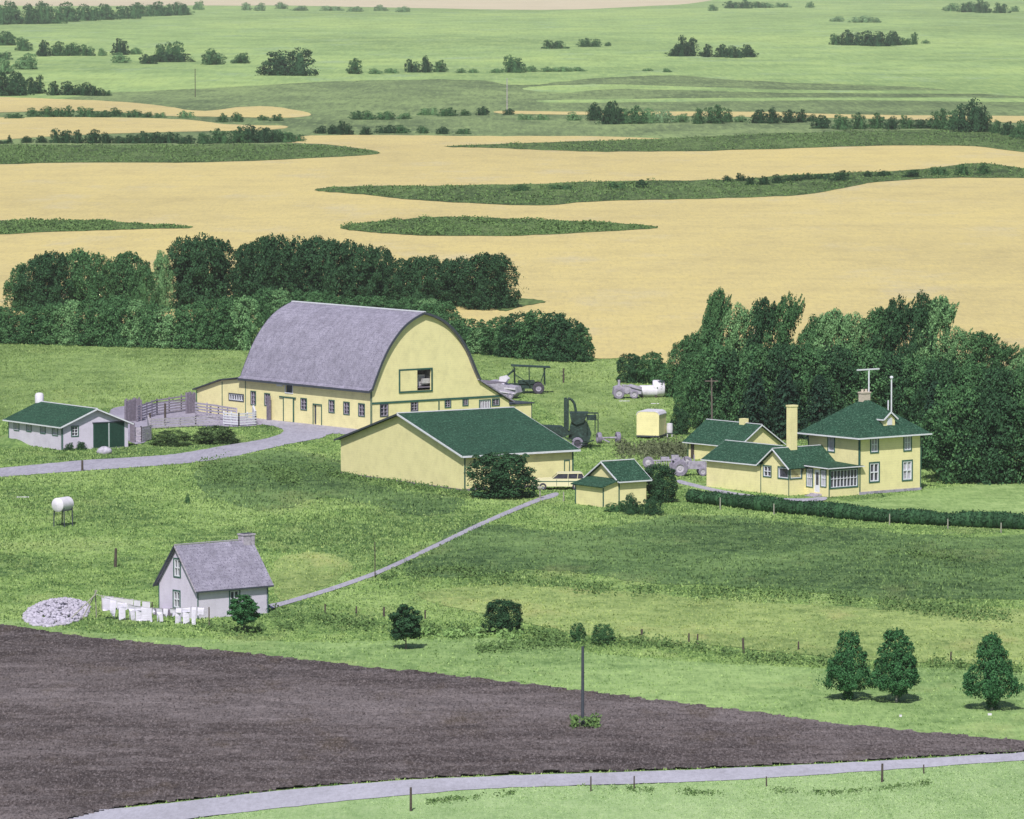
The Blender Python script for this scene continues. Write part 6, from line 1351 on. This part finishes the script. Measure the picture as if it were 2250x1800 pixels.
# yellow box wagon
yp_ = atv('Z5', 1535, 862); t = empty('box_wagon', yp_, R(-17), 'yellow round-topped box wagon on low wheels near the grove', 'wagon')
wb_ = abs(atv('Z5', 1722, 862).x - yp_.x) / math.cos(R(18)); dbl = 2.7
b = MB(); hB = 2.8; pr_ = [(0, .35), (wb_, .35), (wb_, hB - .35), (wb_ - .18, hB - .1), (wb_ - .5, hB), (.45, hB), (.15, hB - .12), (0, hB - .4)]
b.ext([(x, 0, z) for x, z in pr_], (0, dbl, 0)); b.build('box', 'yellow', t)
b = MB(); o_ = [(x + (.05 if x > wb_ / 2 else -.05), z + .05) for x, z in pr_[2:]]
b.ext([(x, -.03, z) for x, z in o_] + [(x, -.03, z - .09) for x, z in o_[::-1]], (0, dbl + .06, 0)); b.build('roof', 'tank', t)
b = MB(); b.box(-.02, wb_ + .02, -.02, dbl, .2, .347); b.bar((wb_ + .3, 1.2, .5), (wb_ + 1.2, 1.0, .5), .08); b.build('chassis', 'trimdark', t)
for x_ in (.1, wb_ - .1):
    for y_ in (.4, dbl - .4): wheel(t, x_, y_, .3, .16, 'tyre', 'trimdark', axis='x')
# small pale drum beyond it
dp = atv('Z5', 1815, 850); b = MB(); b.lathe([(.02, 0), (.3, .02), (.34, .4), (.3, .95), (.02, 1.0)], (0, 0, .45), 'z', 12); b.cyl((-.25, 0, 0), (-.2, 0, .5), .05, n=5); b.cyl((.25, 0, 0), (.2, 0, .5), .05, n=5); o = b.build('barrel', 'tank', smooth=True); o.location = dp; tag(o, 'small pale barrel on legs right of the yellow wagon', 'barrel')
# lying tanks and old machine by the grove
lp = atv('Z5', 1560, 520); t = empty('lying_tank', lp, R(4), 'white cylindrical tank lying at the grove edge', 'tank')
b = MB(); b.lathe([(.02, -.02), (.45, .0), (.55, .1), (.55, 1.7), (.02, 1.72)], (0, .6, .62), 'x', 20); b.build('drum', 'tank', t, smooth=True)
b = MB(); b.lathe([(.02, 1.3), (.74, 1.32), (.80, 1.42), (.80, 2.3), (.7, 2.42), (.02, 2.45)], (0, .9, .84), 'x', 22); b.build('end_drum', 'tank', t, smooth=True)
b = MB(); b.box(.2, .35, 0, 1.2, 0, .25); b.box(1.5, 1.65, 0, 1.4, 0, .25); b.build('skid', 'wood', t); t.scale = (1.18, 1.18, 1.18)
op_ = atv('Z5', 1385, 528); t = empty('old_threshing_machine', op_, R(6), 'grey derelict threshing machine left of the lying tank', 'farm machine')
wheel(t, 0, 0, .55, .3, 'tyrepale', 'rim'); wheel(t, 1.5, .2, .42, .25, 'tyrepale', 'rim')
b = MB(); b.ext([(-.5, .3, .4), (2.2, .3, .45), (2.3, .3, 1.1), (1.3, .3, 1.35), (.6, .3, 1.1), (.2, .3, 1.35), (-.4, .3, 1.1)], (0, 1.1, 0)); b.cyl((.8, .2, .9), (.8, 1.5, .9), .4, n=14); b.build('body', 'greymetal', t)
b = MB(); b.cyl((.1, .7, 1.1), (.1, .7, 1.8), .12, n=8); b.cyl((1.2, .2, 1.0), (1.2, .1, .2), .08, n=6); b.bar((.3, .2, 1.4), (2.2, .2, .9), .08); b.build('stack', 'greymetal', t); t.scale = (1.15, 1.15, 1.15)
# pale boards scattered on the grass
for k, (v_, x, y, L, lab) in enumerate((('Z5', 1430, 548, 1.2, 'pale plank lying before the derelict threshing machine'), ('Z5', 1690, 570, .9, 'pale plank lying behind the yellow wagon'), ('Y1', 155, 165, 1.1, 'white plank lying in the meadow left of the raised tank'), ('Y6', 1468, 700, .16, 'small white stake lying below the garden trees'), ('Y6', 1965, 692, .25, 'white scraps on the grass under the largest garden tree'))):
    b = MB(); b.box(-L / 2, L / 2, -.06, .06, .02, .09 if k < 3 else .16); o = b.build('plank' if k < 4 else 'scrap', 'tank'); o.location = atv(v_, x, y); tag(o, lab, 'plank' if k < 4 else 'scrap')

# ------------------------------------------------------------------ haze
b = MB(); b.box(-6500, 6500, -250, 12500, -1, 56); hz = b.build('haze', 'meadow'); hz.data.materials.clear()
hm = bpy.data.materials.new('haze'); hm.use_nodes = True; nt = hm.node_tree; nt.nodes.clear()
ho = nt.nodes.new("ShaderNodeOutputMaterial"); hv = nt.nodes.new("ShaderNodeVolumePrincipled"); hv.inputs['Color'].default_value = (.88, .92, .92, 1); hv.inputs['Density'].default_value = 0.000048
nt.links.new(hv.outputs[0], ho.inputs['Volume']); hz.data.materials.append(hm); tag(hz, kind='stuff')
